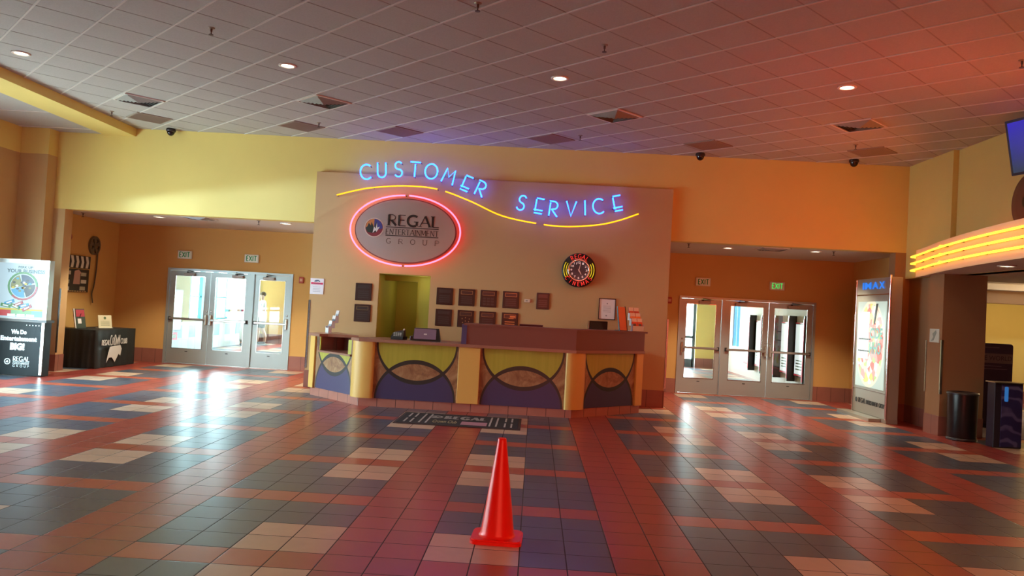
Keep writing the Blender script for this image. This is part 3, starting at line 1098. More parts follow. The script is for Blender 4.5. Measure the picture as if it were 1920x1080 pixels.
leaflet_rack((-3.52, 8.42, 1.047), radians(-62), 'tiered acrylic holder of silver leaflets on the left end of the desk', [(.30, .36, .44), (.10, .13, .18), (.40, .46, .52)], 14)
leaflet_rack((1.75, 8.24, 1.377), radians(28), 'red and orange leaflets in a tiered holder on the right end of the desk', [(.7, .08, .06), (.8, .26, .08), (.45, .05, .05)], 12)
t = thing('leaflet_stand', 'tall slanted orange leaflet stand at the desk right end beside red leaflets', 'leaflet holder', (1.50, 8.09, 1.377), radians(42))
M = Matrix.Rotation(radians(-10), 4, 'X')
MB().box(-.09, .09, -.005, .005, 0, .40, 0, M).build('poster', P('orange_print', (0.70, 0.18, 0.07), 0.4), t)
MB().box(-.10, -.09, -.012, .012, 0, .41, 0, M).box(.09, .10, -.012, .012, 0, .41, 0, M).box(-.10, .10, -.02, .10, -.0, .008).build('frame', BLACK, t)

# ================================================================== NEON SIGN
sign = thing('neon_sign', 'blue neon CUSTOMER SERVICE lettering mounted on the tan wall above the desk', 'neon sign', (0, 9.15, 0))
LET = [('C', -3.21, 3.99, 8), ('U', -2.92, 4.04, 4), ('S', -2.61, 4.07, 2), ('T', -2.31, 4.08, -2), ('O', -2.01, 4.06, -3), ('M', -1.68, 3.985, -17),
       ('E', -1.36, 3.875, -20), ('R', -1.09, 3.79, -22), ('S', -.33, 3.57, -18), ('E', -.02, 3.53, -7), ('R', .25, 3.49, -6), ('V', .57, 3.51, 0),
       ('I', .82, 3.54, 4), ('C', 1.06, 3.58, 7), ('E', 1.39, 3.65, 14)]
NG = dict(GL)
NG['E'] = (.6, [('t', [(.10, 1), (.62, 1)]), ('t', [(.10, .93), (.10, .13)]), ('t', [(0, .22), (.62, .22)]), ('t', [(.06, 0), (.6, 0)])], [])
NG['T'] = (.7, [('t', [(0, 1), (.7, 1)]), ('t', [(.35, .88), (.35, 0)])], [])
NG['R'] = (.66, [('t', [(.08, 0), (.08, .9)]), ('t', [(.0, 1), (.3, 1)] + arc(.3, .74, .28, .26, 90, -90, 10) + [(.2, .48), (.64, 0)])], [])
NG['M'] = (.8, [('t', [(.0, 0), (.12, 1), (.40, .45), (.68, 1), (.80, 0)])], [])
NG['V'] = (.66, [('t', [(0, 1), (.33, 0), (.66, 1)])], [])
for ch, x, z, an in LET:
    wd, st, _s = NG[ch]
    mb = MB()
    hgt = .27
    M = Matrix.Rotation(radians(-an), 4, 'Y')
    for wt, pl in st:
        pts = [((px - wd / 2) * hgt, 0, (pz - .5) * hgt) for px, pz in pl]
        mb.tube(pts, .013, 8, 0, M=M)
        for e_ in (pts[0], pts[-1]):
            mb.tube([(e_[0], 0.004, e_[2]), (e_[0], .145, e_[2])], .007, 6, 1, M=M)
    mb.build('neon_letter', [BLUE_T, TUBE_OFF], sign, (x, 0, z))

wave = thing('neon_tube', 'long yellow neon line waving under the blue wall lettering', 'neon tube', (0, 9.15, 0))
W = [(-3.72, 3.54), (-3.38, 3.64), (-3.06, 3.71), (-2.47, 3.77), (-1.88, 3.74), (-1.29, 3.56), (-.69, 3.32), (-.05, 3.21), (.48, 3.18), (1.06, 3.24), (1.44, 3.34), (1.79, 3.48)]
full = spline([(a, 0, b) for a, b in W], 8)
cuts = [0, 4 * 8 + 1, 7 * 8 + 1, len(full)]
for i in range(3):
    seg = full[cuts[i]:cuts[i + 1] + (0 if i == 2 else 0)]
    seg = seg[(1 if i else 0):]
    mb = MB().tube(seg, .013, 8, 0)
    for e_ in (seg[0], seg[-1], seg[len(seg) // 2]):
        mb.tube([(e_[0], .005, e_[2]), (e_[0], .145, e_[2])], .008, 6, 1)
    mb.build('tube_length', [YEL_T, TUBE_OFF], wave)

# ---------------- oval company sign
ov = thing('oval_sign', 'brushed metal oval company sign ringed by pink-red neon', 'sign', (-2.43, 9.3, 2.955))
brush = P('brushed_metal', (0.52, 0.46, 0.42), 0.42, 0.75)
MB().plate(circ(0, 0, .915, .575, 72), -.10, 0.0, 0, None, True).build('face', brush, ov)
MB().plate(circ(0, 0, .935, .595, 72), -.09, 0.0, 0, None, True).build('rim', P('dark_rim', (0.16, 0.09, 0.07), 0.5, 0.3), ov)
lt = MB()
serif_text(lt, 'REGAL', -.33, .61, .088, .195, -.112, -.099, 0, .20, .07, .12, .16)
lt.box(-.36, .61, -.108, -.099, .048, .062).box(-.36, .61, -.108, -.099, -.106, -.092)
serif_text(lt, 'ENTERTAINMENT', -.36, .61, -.078, .098, -.108, -.099, 0, .11, .055, .10, .14)
lt.build('raised_lettering', P('dark_bronze', (0.02, 0.016, 0.012), 0.45), ov)
for i, ch in enumerate('GROUP'):
    lt = MB()
    x = -.34 + i * .222
    serif_text(lt, ch, x, x + .085, -.245, .09, -.106, -.099, 0, .11, .055, .10, .14)
    lt.build('lower_letter', P('mid_bronze', (0.10, 0.06, 0.045), 0.45), ov)
rd = MB()
rd.plate(circ(0, 0, .178), -.112, -.10, 0)
rd.plate(circ(0, 0, .160), -.116, -.11, 1)
o = rd.build('roundel', [P('roundel_ring', (0.75, 0.62, 0.5), 0.4), P('roundel_maroon', (0.22, 0.02, 0.03), 0.5)], ov, (-.575, 0, .03))
em = MB()
em.plate([(-.155, .0), (-.13, .09), (-.06, .145), (0, .158), (0, .0)], -.119, -.115, 0)
em.plate([(0, .158), (.07, .142), (.13, .09), (.157, 0), (.12, -.03), (0, 0)], -.119, -.115, 1)
em.plate([(-.155, -.02), (-.12, .02), (-.10, .08), (-.06, .03), (-.05, .10), (0, .0), (.04, .12), (.04, -.09), (-.03, -.10), (-.11, -.09)], -.122, -.118, 2)
em.plate([(-.02, -.10), (0, .02), (.03, -.02), (.05, .09), (.06, .0), (.11, .02), (.05, -.08), (.03, -.05)], -.125, -.121, 3)
em.build('emblem', [P('emb_orange', (.6, .22, .05), .5), P('emb_blue', (.05, .05, .25), .5), P('emb_dark', (.02, .03, .02), .5), P('emb_white', (.8, .8, .76), .5)], o)
for a0, a1 in ((-88.6, 88.0), (92.0, 268.6)):
    pts = [(1.01 * cos(radians(a)), -.12, .645 * sin(radians(a))) for a in [a0 + (a1 - a0) * i / 60 for i in range(61)]]
    mb = MB().tube(pts, .0145, 8, 0)
    for i in (0, 20, 40, 60):
        mb.tube([(pts[i][0], -.11, pts[i][2]), (pts[i][0], 0, pts[i][2])], .009, 6, 1)
    mb.build('neon_ring', [RED_T, TUBE_OFF], ov)

# ---------------- neon clock
ck = thing('neon_clock', 'round black neon wall clock with red lettering and yellow side bars', 'clock', (.77, 9.3, 2.405))
yr = Matrix.Rotation(radians(90), 4, 'X')
MB().lathe([(.30, 0), (.31, .02), (.31, .10), (.295, .115), (.20, .115)], 48, M=yr).build('case', BLACK, ck)
MB().lathe([(.165, .10), (.205, .10), (.205, .13), (.195, .135), (.175, .135), (.165, .12), (.165, .10)], 48, M=yr).build('bezel', CHROME, ck)
dm = P('dial_smoked', (0.06, 0.075, 0.10), 0.15, 0.2, coat=0.5)
MB().lathe([(.175, .10), (.175, .118)], 40, M=yr).build('dial', dm, ck)
for k in range(1, 13):
    nm = MB()
    a = radians(90 - 30 * k)
    x, z = .138 * cos(a), .138 * sin(a)
    s_ = str(k)
    hw = .016 if len(s_) == 1 else .026
    txt(nm, s_, x - hw, x + hw, z - .019, z + .019, -.1215, 0, .02)
    nm.build('numeral', P('numeral_white', (.85, .85, .85), .4, emit=(.9, .9, .9), estr=.25), ck)
hd = MB()
hd.plate([(-.008, -.02), (.008, -.02), (.004, .13), (-.004, .13)], -.128, -.125, 0, Matrix.Rotation(radians(12), 4, 'Y'))
hd.plate([(-.010, -.02), (.010, -.02), (.005, .09), (-.005, .09)], -.132, -.129, 0, Matrix.Rotation(radians(150), 4, 'Y'))
hd.build('hands', P('hand_pale', (.8, .75, .7), .4), ck)


def arc_text(parent, text, r, a0, a1, h, up, mat, name):
    for i, ch in enumerate(text):
        a = radians(a0 + (a1 - a0) * i / (len(text) - 1))
        wd, st, _s = GL[ch]
        mb = MB()
        rot = (a - pi / 2) if up else (a + pi / 2)
        M = Matrix.Translation((r * cos(a), -.125, r * sin(a))) @ Matrix.Rotation(-rot, 4, 'Y')
        for wt, pl in st:
            mb.tube([((px - wd / 2) * h * .95, 0, (pz - .5) * h) for px, pz in pl], .0042, 6, 0, M=M)
        mb.build(name, mat, parent)


RT = emis('clock_red', (1.0, 0.03, 0.02), 1.1)
arc_text(ck, 'REGAL', .252, 122, 56, .075, True, RT, 'neon_letter')
arc_text(ck, 'CINEMAS', .252, 217, 325, .070, False, RT, 'neon_letter')
YB = emis('clock_yellow', (1.0, 0.70, 0.02), .9)
for s_ in (0, 180):
    for r in (.232, .272):
        mb = MB().tube([(r * cos(radians(a + s_)), -.125, r * sin(radians(a + s_))) for a in range(-30, 31, 4)], .0065, 6)
        mb.build('neon_bar', YB, ck)

# ---------------- plaques
wood = P('plaque_wood', (0.045, 0.02, 0.015), 0.35)
gold = P('plaque_gold', (0.45, 0.35, 0.16), 0.3, 0.8)
silver = P('plaque_plate', (0.09, 0.075, 0.07), 0.3, 0.6)


def plaque(x, z, w_, h_, label, style, group='dark award plaques behind the desk'):
    t = thing('award_plaque', label, 'plaque', (x, 9.3, z), 0, group)
    MB().bbox(-w_ / 2, w_ / 2, -.025, 0, -h_ / 2, h_ / 2, .006).build('board', wood, t)
    pl = MB()
    if style in ('bright', 'line', 'grid', 'stars', 'gilt'):
        a, b, c, d = -w_ * .36, w_ * .36, h_ * .18, h_ * .40
        th = .005 if style != 'bright' else .008
        for q in ((a, b, c, c + th), (a, b, d - th, d), (a, a + th, c, d), (b - th, b, c, d)):
            pl.box(q[0], q[1], -.029, -.025, q[2], q[3])
        pl.build('gold_border', gold, t)
        MB().box(a + .01, b - .01, -.028, -.025, c + .01, d - .01).build('name_plate', silver, t)
    else:
        pl.box(-w_ * .36, w_ * .36, -.028, -.025, h_ * .2, h_ * .4)
        pl.build('name_plate', silver, t)
    sm = MB()
    if style == 'grid':
        for i in range(3):
            for j in range(3):
                sm.box(-.10 + i * .072, -.045 + i * .072, -.028, -.025, -.12 + j * .052, -.085 + j * .052)
    elif style == 'stars':
        for i, j in ((-.06, 0), (.0, .02), (.07, 0), (.0, -.04), (.06, -.05), (-.05, -.07), (.01, -.10)):
            MB().plate(circ(i, j, .011, None, 6), -.029, -.025).build('gold_star', gold, t)
    elif style == 'gilt':
        sm.box(0, .10, -.03, -.026, .07, .10).box(-.02, .07, -.03, -.026, .045, .06)
        for j in range(3):
            sm.box(-.09, .09, -.028, -.025, -.10 + j * .04, -.085 + j * .04)
    else:
        for j in range(4):
            sm.box(-w_ * .33, w_ * .33, -.028, -.025, -h_ * .36 + j * h_ * .12, -h_ * .36 + j * h_ * .12 + .022)
    if sm.v:
        sm.build('small_plates', gold if style in ('stars', 'gilt') else silver, t)
    return t


PH = .31
plaque(-3.15, 1.80, .30, .32, 'dark plaque left of the olive doorway, upper of the pair', 'plain')
plaque(-3.15, 1.41, .30, .32, 'dark plaque left of the olive doorway, lower one with bright framed title', 'bright')
rows = [(-1.65, 'nearest the olive doorway'), (-1.245, 'second from the olive doorway'), (-.845, 'third from the olive doorway'), (-.435, 'farthest from the olive doorway')]
styles = [('plain', 'bright', 'grid', 'bright'), ('plain', 'stars', 'line', 'gilt')]
notes = [('with blank dark title bar', 'with bright framed title', 'with grid of small plates', 'with framed title'), ('with plain dark face', 'with scattered small gold dots', 'with thin framed title', 'with bright gilt title')]
for r_, z in ((0, 1.80), (1, 1.41)):
    for i, (x, wh) in enumerate(rows):
        plaque(x, z, .30, .31, 'dark plaque %s, %s, %s row' % (notes[r_][i], wh, ('upper', 'lower')[r_]), styles[r_][i])
plaque(.15, 1.81, .235, .30, 'narrow brown plaque between the thermostat and the neon clock', 'plain', None)
t = thing('thermostat', 'small cream thermostat box on the wall right of the plaques', 'thermostat', (-.135, 9.3, 1.80))
MB().bbox(-.055, .055, -.03, 0, -.03, .03, .005).build('case', P('cream_plastic', (.75, .68, .55), .5), t)
MB().box(-.03, .01, -.032, -.03, -.01, .012).build('display', P('lcd', (.25, .28, .22), .3), t)
t = thing('framed_certificate', 'white framed certificate on the wall above the right end of the desk', 'certificate', (1.325, 9.3, 1.73))
fr = MB()
for q in ((-.155, .155, .18, .195), (-.155, .155, -.195, -.18), (-.155, -.14, -.18, .18), (.14, .155, -.18, .18)):
    fr.box(q[0], q[1], -.025, 0, q[2], q[3])
fr.build('frame', BLACK, t)
MB().box(-.14, .14, -.012, 0, -.18, .18).build('paper', P('white_paper', (.82, .84, .88), .6), t)
pr = MB().plate(circ(0, .10, .012), -.0135, -.012)
for j in range(6):
    pr.box(-.07, .07, -.0135, -.012, .055 - j * .022, .059 - j * .022)
pr.plate(circ(-.01, -.12, .014), -.0135, -.012)
pr.build('printing', P('ink_grey', (.30, .32, .36), .6), t)
t = thing('paper_notice', 'white paper notice with a red bar on the wall left of the desk', 'notice', (-4.02, 9.3, 1.86))
MB().box(-.125, .125, -.012, 0, -.15, .14).build('sheet', P('white_paper', (.82, .84, .88), .6), t)
MB().box(-.11, .11, -.0135, -.012, .03, .065).build('red_bar', P('notice_red', (.62, .02, .10), .5), t)
pr = MB().plate([(-.06, .08), (-.03, .11), (.02, .115), (.06, .09), (.05, .075), (.02, .09), (-.02, .075)], -.0135, -.012)
for j in range(4):
    pr.box(-.07, .07, -.0135, -.012, -.02 - j * .028, -.016 - j * .028)
for j in range(5):
    pr.box(-.07 + j * .03, -.05 + j * .03, -.0145, -.0135, .042, .054)
pr.build('printing', P('ink_blue_grey', (.12, .16, .25), .6), t)

# ---------------- exit signs
EXM = P('exit_face', (.72, .80, .70), .45)
EXG = P('exit_green', (.02, .30, .10), .45)


def exit_sign(x, z, label, lit=False):
    t = thing('exit_sign', label, 'exit sign', (x, DY, z), 0, 'green exit signs over the doors')
    MB().bbox(-.16, .16, -.05, 0, -.09, .09, .006).build('housing', P('exit_housing', (.66, .68, .60), .5), t)
    MB().box(-.145, .145, -.053, -.05, -.078, .078).build('face', EXM, t)
    mb = MB()
    serif_text(mb, 'EXIT', -.115, .115, -.055, .11, -.056, -.053, 0, .18, .16, .22, 0)
    mb.build('letters', EXG if not lit else P('exit_green_lit', (.05, .6, .12), .45, emit=(.1, 1, .2), estr=.5), t)


exit_sign(-7.90, 2.445, 'green and white EXIT sign above the leftmost left entrance door')
exit_sign(-6.38, 2.44, 'green and white EXIT sign above the middle left entrance door')
exit_sign(3.675, 2.465, 'EXIT sign above the single right entrance door nearest the desk')
exit_sign(5.29, 2.46, 'glowing EXIT sign above the right pair of entrance doors', True)
for x, lb in ((-5.23, 'small red fire alarm box at the right end of the left alcove'), (2.96, 'small red fire alarm box beside the desk wall in the right alcove')):
    t = thing('fire_alarm_box', lb, 'fire alarm', (x, DY, 2.02))
    MB().bbox(-.05, .05, -.05, 0, -.07, .07, .008).build('case', P('alarm_red', (.35, .04, .02), .45), t)
    MB().box(-.03, .03, -.054, -.05, -.03, .03).build('lens', P('alarm_lens', (.6, .35, .25), .2), t)

# ================================================================== CEILING FITTINGS


def cellc(u, v):
    a, b = .19 + PT * u, 3.07 + PT * v
    return ((a - b) / S2, (a + b) / S2)


def downlight(x, y, z, label, power, group, col=(1.0, .74, .44), r=.10):
    t = thing('downlight', label, 'ceiling light', (x, y, z), 0, group)
    MB().lathe([(r * .8, 0), (r * 1.15, 0), (r * 1.15, -.012), (r * .85, -.016), (r * .8, 0)], 28).build('trim_ring', WHITE, t)
    MB().lathe([(r * .8, .0), (r * .8, -.003), (.0, -.012)], 24).build('lens', LAMP, t)
    if power:
        spot('downlight_beam', (x, y, z - .05), power, col, 146 if z > 4 else 114, .35 if z > 4 else .45, .06)
    return t


# positions read from the ceiling grid: all sit in tile centres
dl = [(cellc(-2.5, 8.5), 'round ceiling light nearest the yellow beam'), (cellc(1.5, 4.5), 'round ceiling light left of centre, second from the yellow beam'),
      (cellc(5.5, .5), 'round ceiling light right of centre, third from the yellow beam'), (cellc(9.35, -3.75), 'round ceiling light farthest right, in the reddest ceiling')]
for (x, y), lb in dl:
    downlight(x, y, CZ, lb, 45, 'lobby ceiling downlights')
for x, y, lb in ((-7.49, 10.2, 'recessed light in the left alcove ceiling, over the leftmost door'), (-4.96, 10.2, 'recessed light in the left alcove ceiling, near the desk wall'),
                 (3.72, 10.4, 'recessed light in the right alcove ceiling, near the desk wall'), (5.35, 10.2, 'recessed light in the right alcove ceiling, near the film display')):
    downlight(x, y, 3.07, lb, 290 if x < 0 else 230, 'alcove ceiling downlights', col=(1.0, .88, .64), r=.10)
downlight(6.27, 5.6, 2.58, 'recessed light under the curved neon marquee', 30, None, r=.10)

# four-way air diffusers
def diffuser(cx, cy, z, rz, label, size=.60, group='square four-way air diffusers in the lobby ceiling'):
    t = thing('air_diffuser', label, 'air vent', (cx, cy, z), rz, group)
    h = size / 2
    f = MB()
    for a, b, c, d in ((-h, h, -h, -h + .02), (-h, h, h - .02, h), (-h, -h + .02, -h, h), (h - .02, h, -h, h)):
        f.box(a, b, c, d, -.012, .004)
    f.build('frame', WHITE, t)
    for k in range(4):
        R = Matrix.Rotation(k * pi / 2, 4, 'Z')
        mb = MB()
        for i in range(6):
            r0 = h - .03 - i * .044
            z0 = -.010 - i * .004
            vs = [(-r0, -r0, z0 + .012), (r0, -r0, z0 + .012), (r0 - .035, -r0 + .035, z0 - .016), (-r0 + .035, -r0 + .035, z0 - .016)]
            vs2 = [(v[0], v[1], v[2] + .003) for v in vs]
            mb.add(vs + vs2, [(3, 2, 1, 0), (4, 5, 6, 7), (0, 1, 5, 4), (1, 2, 6, 5), (2, 3, 7, 6), (3, 0, 4, 7)], 0, R)
        mb.build('louvres', P('vent_enamel', (.30, .30, .28), .5), t)
    MB().box(-h + .02, h - .02, -h + .02, h - .02, .002, .004).build('throat', MATTE, t)
    return t


Q = radians(45)
for (x, y), lb in ((cellc(.5, 10.5), 'square air diffuser nearest the yellow beam'), (cellc(3.5, 6.5), 'square air diffuser above the left side of the blue lettering'),
                   (cellc(8.5, 1.5), 'square air diffuser with bluish edge, over the right half of the service wall'), (cellc(12.4, -2.7), 'square air diffuser in the red-lit ceiling at right')):
    diffuser(x, y, CZ - .008, Q, lb)
diffuser(-6.6, 9.95, 3.067, 0, 'flat air vent in the left alcove ceiling', .55, None)
diffuser(4.51, 10.15, 3.067, 0, 'flat air vent in the right alcove ceiling', .55, None)
# solid return-air panels
for (u, v), lb in (((1.4, 12.45), 'plain square return panel next to the yellow beam'), ((4.5, 9.5), 'plain square return panel, second from the yellow beam'),
                   ((6.5, 7.6), 'plain square return panel above the word CUSTOMER'), ((9.5, 4.6), 'plain square return panel above the word SERVICE'),
                   ((12.4, 1.4), 'orange-lit square return panel above the nearer black dome'), ((15.4, -1.8), 'orange-lit square return panel above the farther right black dome')):
    x, y = cellc(u, v)
    t = thing('return_air_panel', lb, 'ceiling panel', (x, y, CZ), Q, 'square return panels along the back wall')
    MB().bbox(-.30, .30, -.30, .30, -.016, .002, .003).build('frame', GRILL, t)
    mb = MB()
    for i in range(20):
        mb.box(-.27, .27, -.27 + i * .0275, -.26 + i * .0275, -.019, -.016)
    mb.build('perforated_face', GRILL, t)


def sprinkler(x, y, z, label):
    t = thing('sprinkler', label, 'sprinkler', (x, y, z), 0, 'fire sprinklers')
    MB().lathe([(.038, 0), (.035, -.008), (.015, -.012)], 16).build('escutcheon', P('sprinkler_brass', (.30, .25, .2), .4, .6), t)
    MB().lathe([(.012, -.01), (.012, -.04), (.006, -.05), (.006, -.075), (.026, -.078), (.026, -.084)], 12).build('head', P('sprinkler_dark', (.10, .08, .07), .4, .6), t)


for x, y, z, lb in ((-3.82, 3.66, CZ, 'ceiling sprinkler between the first two lights, near the top edge'), (-.71, 2.6, CZ, 'ceiling sprinkler at the top edge of the view'),
                    (.63, 3.64, CZ, 'ceiling sprinkler just above the third ceiling light'), (-7.38, 8.05, CZ, 'ceiling sprinkler tucked beside the yellow beam'),
                    (-3.84, 8.16, CZ, 'ceiling sprinkler beside the second square return panel'), (.62, 8.17, CZ, 'ceiling sprinkler near the panel above the word SERVICE'),
                    (5.1, 7.86, CZ, 'ceiling sprinkler near the rightmost square return panel'), (5.13, 3.53, CZ, 'ceiling sprinkler at the far right of the red ceiling'),
                    (-9.03, 10.2, 3.07, 'sprinkler in the left alcove ceiling, above the clapperboard'), (-5.4, 9.9, 3.07, 'sprinkler in the left alcove ceiling, near the desk wall'),
                    (2.87, 9.95, 3.07, 'sprinkler in the right alcove ceiling, near the desk wall'), (5.62, 10.0, 3.07, 'sprinkler in the right alcove ceiling, near the film display')):
    sprinkler(x, y, z, lb)
for x, y, lb in ((-6.92, 9.33, 'black dome camera at the ceiling beside the yellow beam'), (2.84, 9.2, 'black dome camera at the ceiling above the desk wall end'), (5.54, 9.1, 'black dome camera at the ceiling above the right alcove')):
    t = thing('dome_camera', lb, 'camera', (x, y - .08, CZ - .012), 0, 'black dome cameras')
    MB().lathe([(.075, .012), (.085, -.005), (.085, -.04), (.072, -.045)], 28).build('base_ring', BLACK, t)
    MB().lathe([(.07, -.04), (.066, -.07), (.05, -.10), (.025, -.118), (0, -.122)], 28).build('dome', P('smoked_dome', (.01, .01, .012), .08), t)

# ================================================================== MARQUEE (right)
mq_plan = [(6.66, 8.95), (6.50, 8.25), (6.28, 7.4), (6.07, 6.4), (5.90, 5.4), (5.77, 4.3), (5.68, 3.2), (5.64, 2.0), (5.68, .6), (5.85, -1.0), (6.2, -2.5), (6.76, -3.6)]
mp = [tuple(v[:2]) for v in spline([(a, b, 0) for a, b in mq_plan], 6)]
mq = thing('marquee', 'curved cream marquee with three amber neon tubes on the right wall', 'marquee', (0, 0, 0))
MQE = [(6.765, 7.87), (6.675, 7.87), (6.675, 8.93)]
MB().prism(mp + MQE, 2.60, 3.06, 0, None, True).build('fascia', P('marquee_cream', (0.80, 0.62, 0.52), 0.6), mq)
MB().prism(mp + MQE, 2.58, 2.60).build('soffit', CREAMP, mq)
ctr = (9.5, 3.0)


def push(p, d):
    i = mp.index(p)
    a, b = Vector(mp[max(i - 1, 0)]), Vector(mp[min(i + 1, len(mp) - 1)])
    t_ = (b - a).normalized()
    return (p[0] + t_.y * d, p[1] - t_.x * d) if True else p


outp = []
for p in mp:
    q = push(p, .075)
    if Vector(q[:]).x > p[0]:
        q = push(p, -.075)
    outp.append(q)
for z in (2.70, 2.82, 2.94):
    for a, b in ((0, 15), (14, 38), (37, 62)):
        pts = [(outp[i][0], outp[i][1], z) for i in range(a, min(b + 1, len(outp)))]
        if a == 0:
            pts = [(6.70, 9.0, z)] + pts
        else:
            pts[0] = (pts[0][0] - .0, pts[0][1], z + .018)
        mb = MB().tube(pts, .016, 8, 0)
        for k in range(0, len(pts), 5):
            i = min(a + k, len(mp) - 1)
            mb.tube([(pts[k][0], pts[k][1], pts[k][2]), (mp[i][0] + .01, mp[i][1], pts[k][2])], .009, 6, 1)
        mb.build('neon_tube', [ORG_T, TUBE_OFF], mq)
# red neon resting in the cove on top of the marquee
rc = thing('cove_neon', 'hidden red neon tube along the top of the curved marquee', 'neon tube', (0, 0, 3.06))
MB().tube([(6.45, -2.0, .05), (6.35, 3.0, .05), (6.5, 6.8, .05)], .012, 8).build('glass_tube', emis('cove_red', (1, .05, .02), 4.0), rc)
MB().box(6.30, 6.34, 2.9, 3.1, 0, .05).box(6.42, 6.46, -1.9, -1.8, 0, .05).box(6.46, 6.50, 6.5, 6.6, 0, .05).build('clip', TUBE_OFF, rc)
# dark disc on the wall over the marquee
t = thing('wall_disc', 'dark brown round disc on the right wall above the marquee', 'wall decoration', (6.785, 5.94, 3.51), radians(-90))
MB().lathe([(.40, 0), (.42, .02), (.40, .05), (.26, .07), (0, .08)], 40, M=yr).build('disc', P('disc_brown', (.16, .07, .04), .5), t)
MB().lathe([(.08, .07), (.08, .10), (0, .10)], 20, M=yr).build('hub', BLACK, t)
# hanging television
t = thing('television', 'black television showing a blue and green picture, hung at the top right', 'television', (6.47, 5.10, 4.17), radians(-74))
MT = Matrix.Rotation(radians(12), 4, 'X')
MB().plate(rrect(-.62, .62, -.37, .37, .01), -.02, .05, M=MT).build('housing', BLACK, t)
m = P('screen_picture', (0.01, 0.01, 0.01), 0.2)
g = NT(m)
o_, x_, y_, z_ = g.obj()
rp = g.n('ShaderNodeValToRGB')
for pos, c in ((0.0, (.02, .06, .03, 1)), (.3, (.03, .14, .05, 1)), (.48, (.10, .03, .05, 1)), (.62, (.02, .01, .12, 1)), (1.0, (.03, .02, .75, 1))):
    if pos in (0.0, 1.0):
        el = rp.color_ramp.elements[0 if pos == 0 else 1]
        el.position = pos
    else:
        el = rp.color_ramp.elements.new(pos)
    el.color = c
nzz = g.noise(o_, 3, 2)
g.l(g.m('ADD', g.m('ADD', g.m('MULTIPLY', z_, 1.2), .35), g.m('MULTIPLY', nzz.outputs[0], .3)), rp.inputs[0])
g.l(rp.outputs[0], g.b.inputs['Emission Color'])
g.b.inputs['Emission Strength'].default_value = .6
MB().plate([(-.585, -.335), (.585, -.335), (.585, .335), (-.585, .335)], -.024, -.019, M=MT).build('screen', m, t)
MB().tube([(0, .06, .1), (0, .16, .48)], .03, 10).build('ceiling_mount', BLACK, t)

# ================================================================== LEFT SIDE
# lit poster kiosk
k = thing('poster_kiosk', 'tall lit poster kiosk with black base panel at the far left', 'display stand', (-9.02, 8.40, 0))
MB().bbox(-.50, .52, .0, .20, .0, .97, .008).build('base', P('kiosk_black', (.008, .016, .02), .5, spec=.25), k)
MB().box(.47, .52, -.012, .0, .03, .95).build('base_side_trim', STEEL, k)
f = MB()
f.box(-.50, -.44, .02, .16, .97, 2.03).box(.45, .52, .02, .16, .97, 2.03).box(-.44, .45, .02, .16, 1.96, 2.03).box(-.44, .45, .02, .16, .97, 1.0)
f.build('header_frame', P('silver_frame', (.45, .5, .5), .3, .7), k)
MB().box(-.54, .56, -.03, .2, .94, .985).build('shelf', BLACK, k)
PO = P('poster_sheet', (.10, .12, .13), .35, emit=(.52, .74, .85), estr=.72)
po = MB().box(-.44, .45, .03, .05, 1.0, 1.96).build('lit_poster', PO, k)


def lit(name, c, s_=.5):
    return P(name, tuple(v * .35 for v in c), .4, emit=c, estr=s_ * 1.5)


a = MB()
txt(a, 'PERK UP', -.04, .22, 1.872, 1.912, .027, 0, .03)
txt(a, 'YOUR BUSINESS', -.24, .44, 1.79, 1.855, .027, 0, .035)
a.build('headline', P('headline_grey', (.05, .10, .13), .4), po)
a = MB()
for i in range(24):
    a0, a1 = radians(i * 15), radians(i * 15 + 16)
    a.plate([(.27 * cos(a0), .25 * sin(a0)), (.27 * cos(a1), .25 * sin(a1)), (.235 * cos(a1), .218 * sin(a1)), (.235 * cos(a0), .218 * sin(a0))], .024, .028, 0 if i < 15 else 1)
cols = 2
for i in range(4):
    a0 = i * 90 + 20
    a.plate([(0, 0)] + [(.215 * cos(radians(a0 + q)), .20 * sin(radians(a0 + q))) for q in range(0, 82, 9)], .024, .028, 2 + i)
for i in range(18):
    x, z = .17 * cos(i * 2.4) * ((i % 5 + 1) / 5), .16 * sin(i * 2.4) * ((i % 5 + 1) / 5)
    a.plate(circ(x, z, .028, .02, 7), .022, .026, 2 + (i * 7) % 6)
a.build('round_picture', [lit('p_green', (.08, .25, .10)), lit('p_red', (.35, .08, .10)), lit('p_navy', (.04, .08, .16), .3), lit('p_olive', (.22, .24, .08), .3), lit('p_blue', (.05, .28, .5)), lit('p_dark', (.05, .06, .08), .2), lit('p_yellow', (.5, .42, .05)), lit('p_white', (.7, .75, .75))], po, (.06, 0, 1.56))
a = MB()
for i, (x, z, an, c) in enumerate(((-.16, 1.27, 20, 0), (.0, 1.24, 25, 1), (.10, 1.22, 15, 0), (-.05, 1.20, -20, 2), (.16, 1.18, 30, 1), (-.22, 1.21, -10, 2))):
    M = Matrix.Translation((x, 0, z)) @ Matrix.Rotation(radians(-an), 4, 'Y')
    a.box(-.09, .09, .022, .028, -.028, .028, c, M)
    a.box(-.05, .05, .020, .023, -.012, .012, 3, M)
a.box(-.44, .45, .026, .030, 1.135, 1.165, 4).box(-.44, -.12, .026, .030, 1.03, 1.135, 5).box(-.12, .25, .026, .030, 1.05, 1.135, 6).box(.25, .45, .026, .030, 1.03, 1.135, 7)
for i in range(3):
    a.box(-.18 + i * .17, -.04 + i * .17, .022, .026, 1.02, 1.07, 3)
a.build('snack_pictures', [lit('p_blue', (.05, .28, .5)), lit('p_red', (.35, .08, .10)), lit('p_green', (.08, .25, .10)), lit('p_white', (.7, .75, .75)), lit('p_yellow', (.5, .42, .05)), lit('p_crimson', (.45, .05, .06)), lit('p_mint', (.2, .45, .25)), lit('p_sky', (.15, .4, .65))], po)
a = MB()
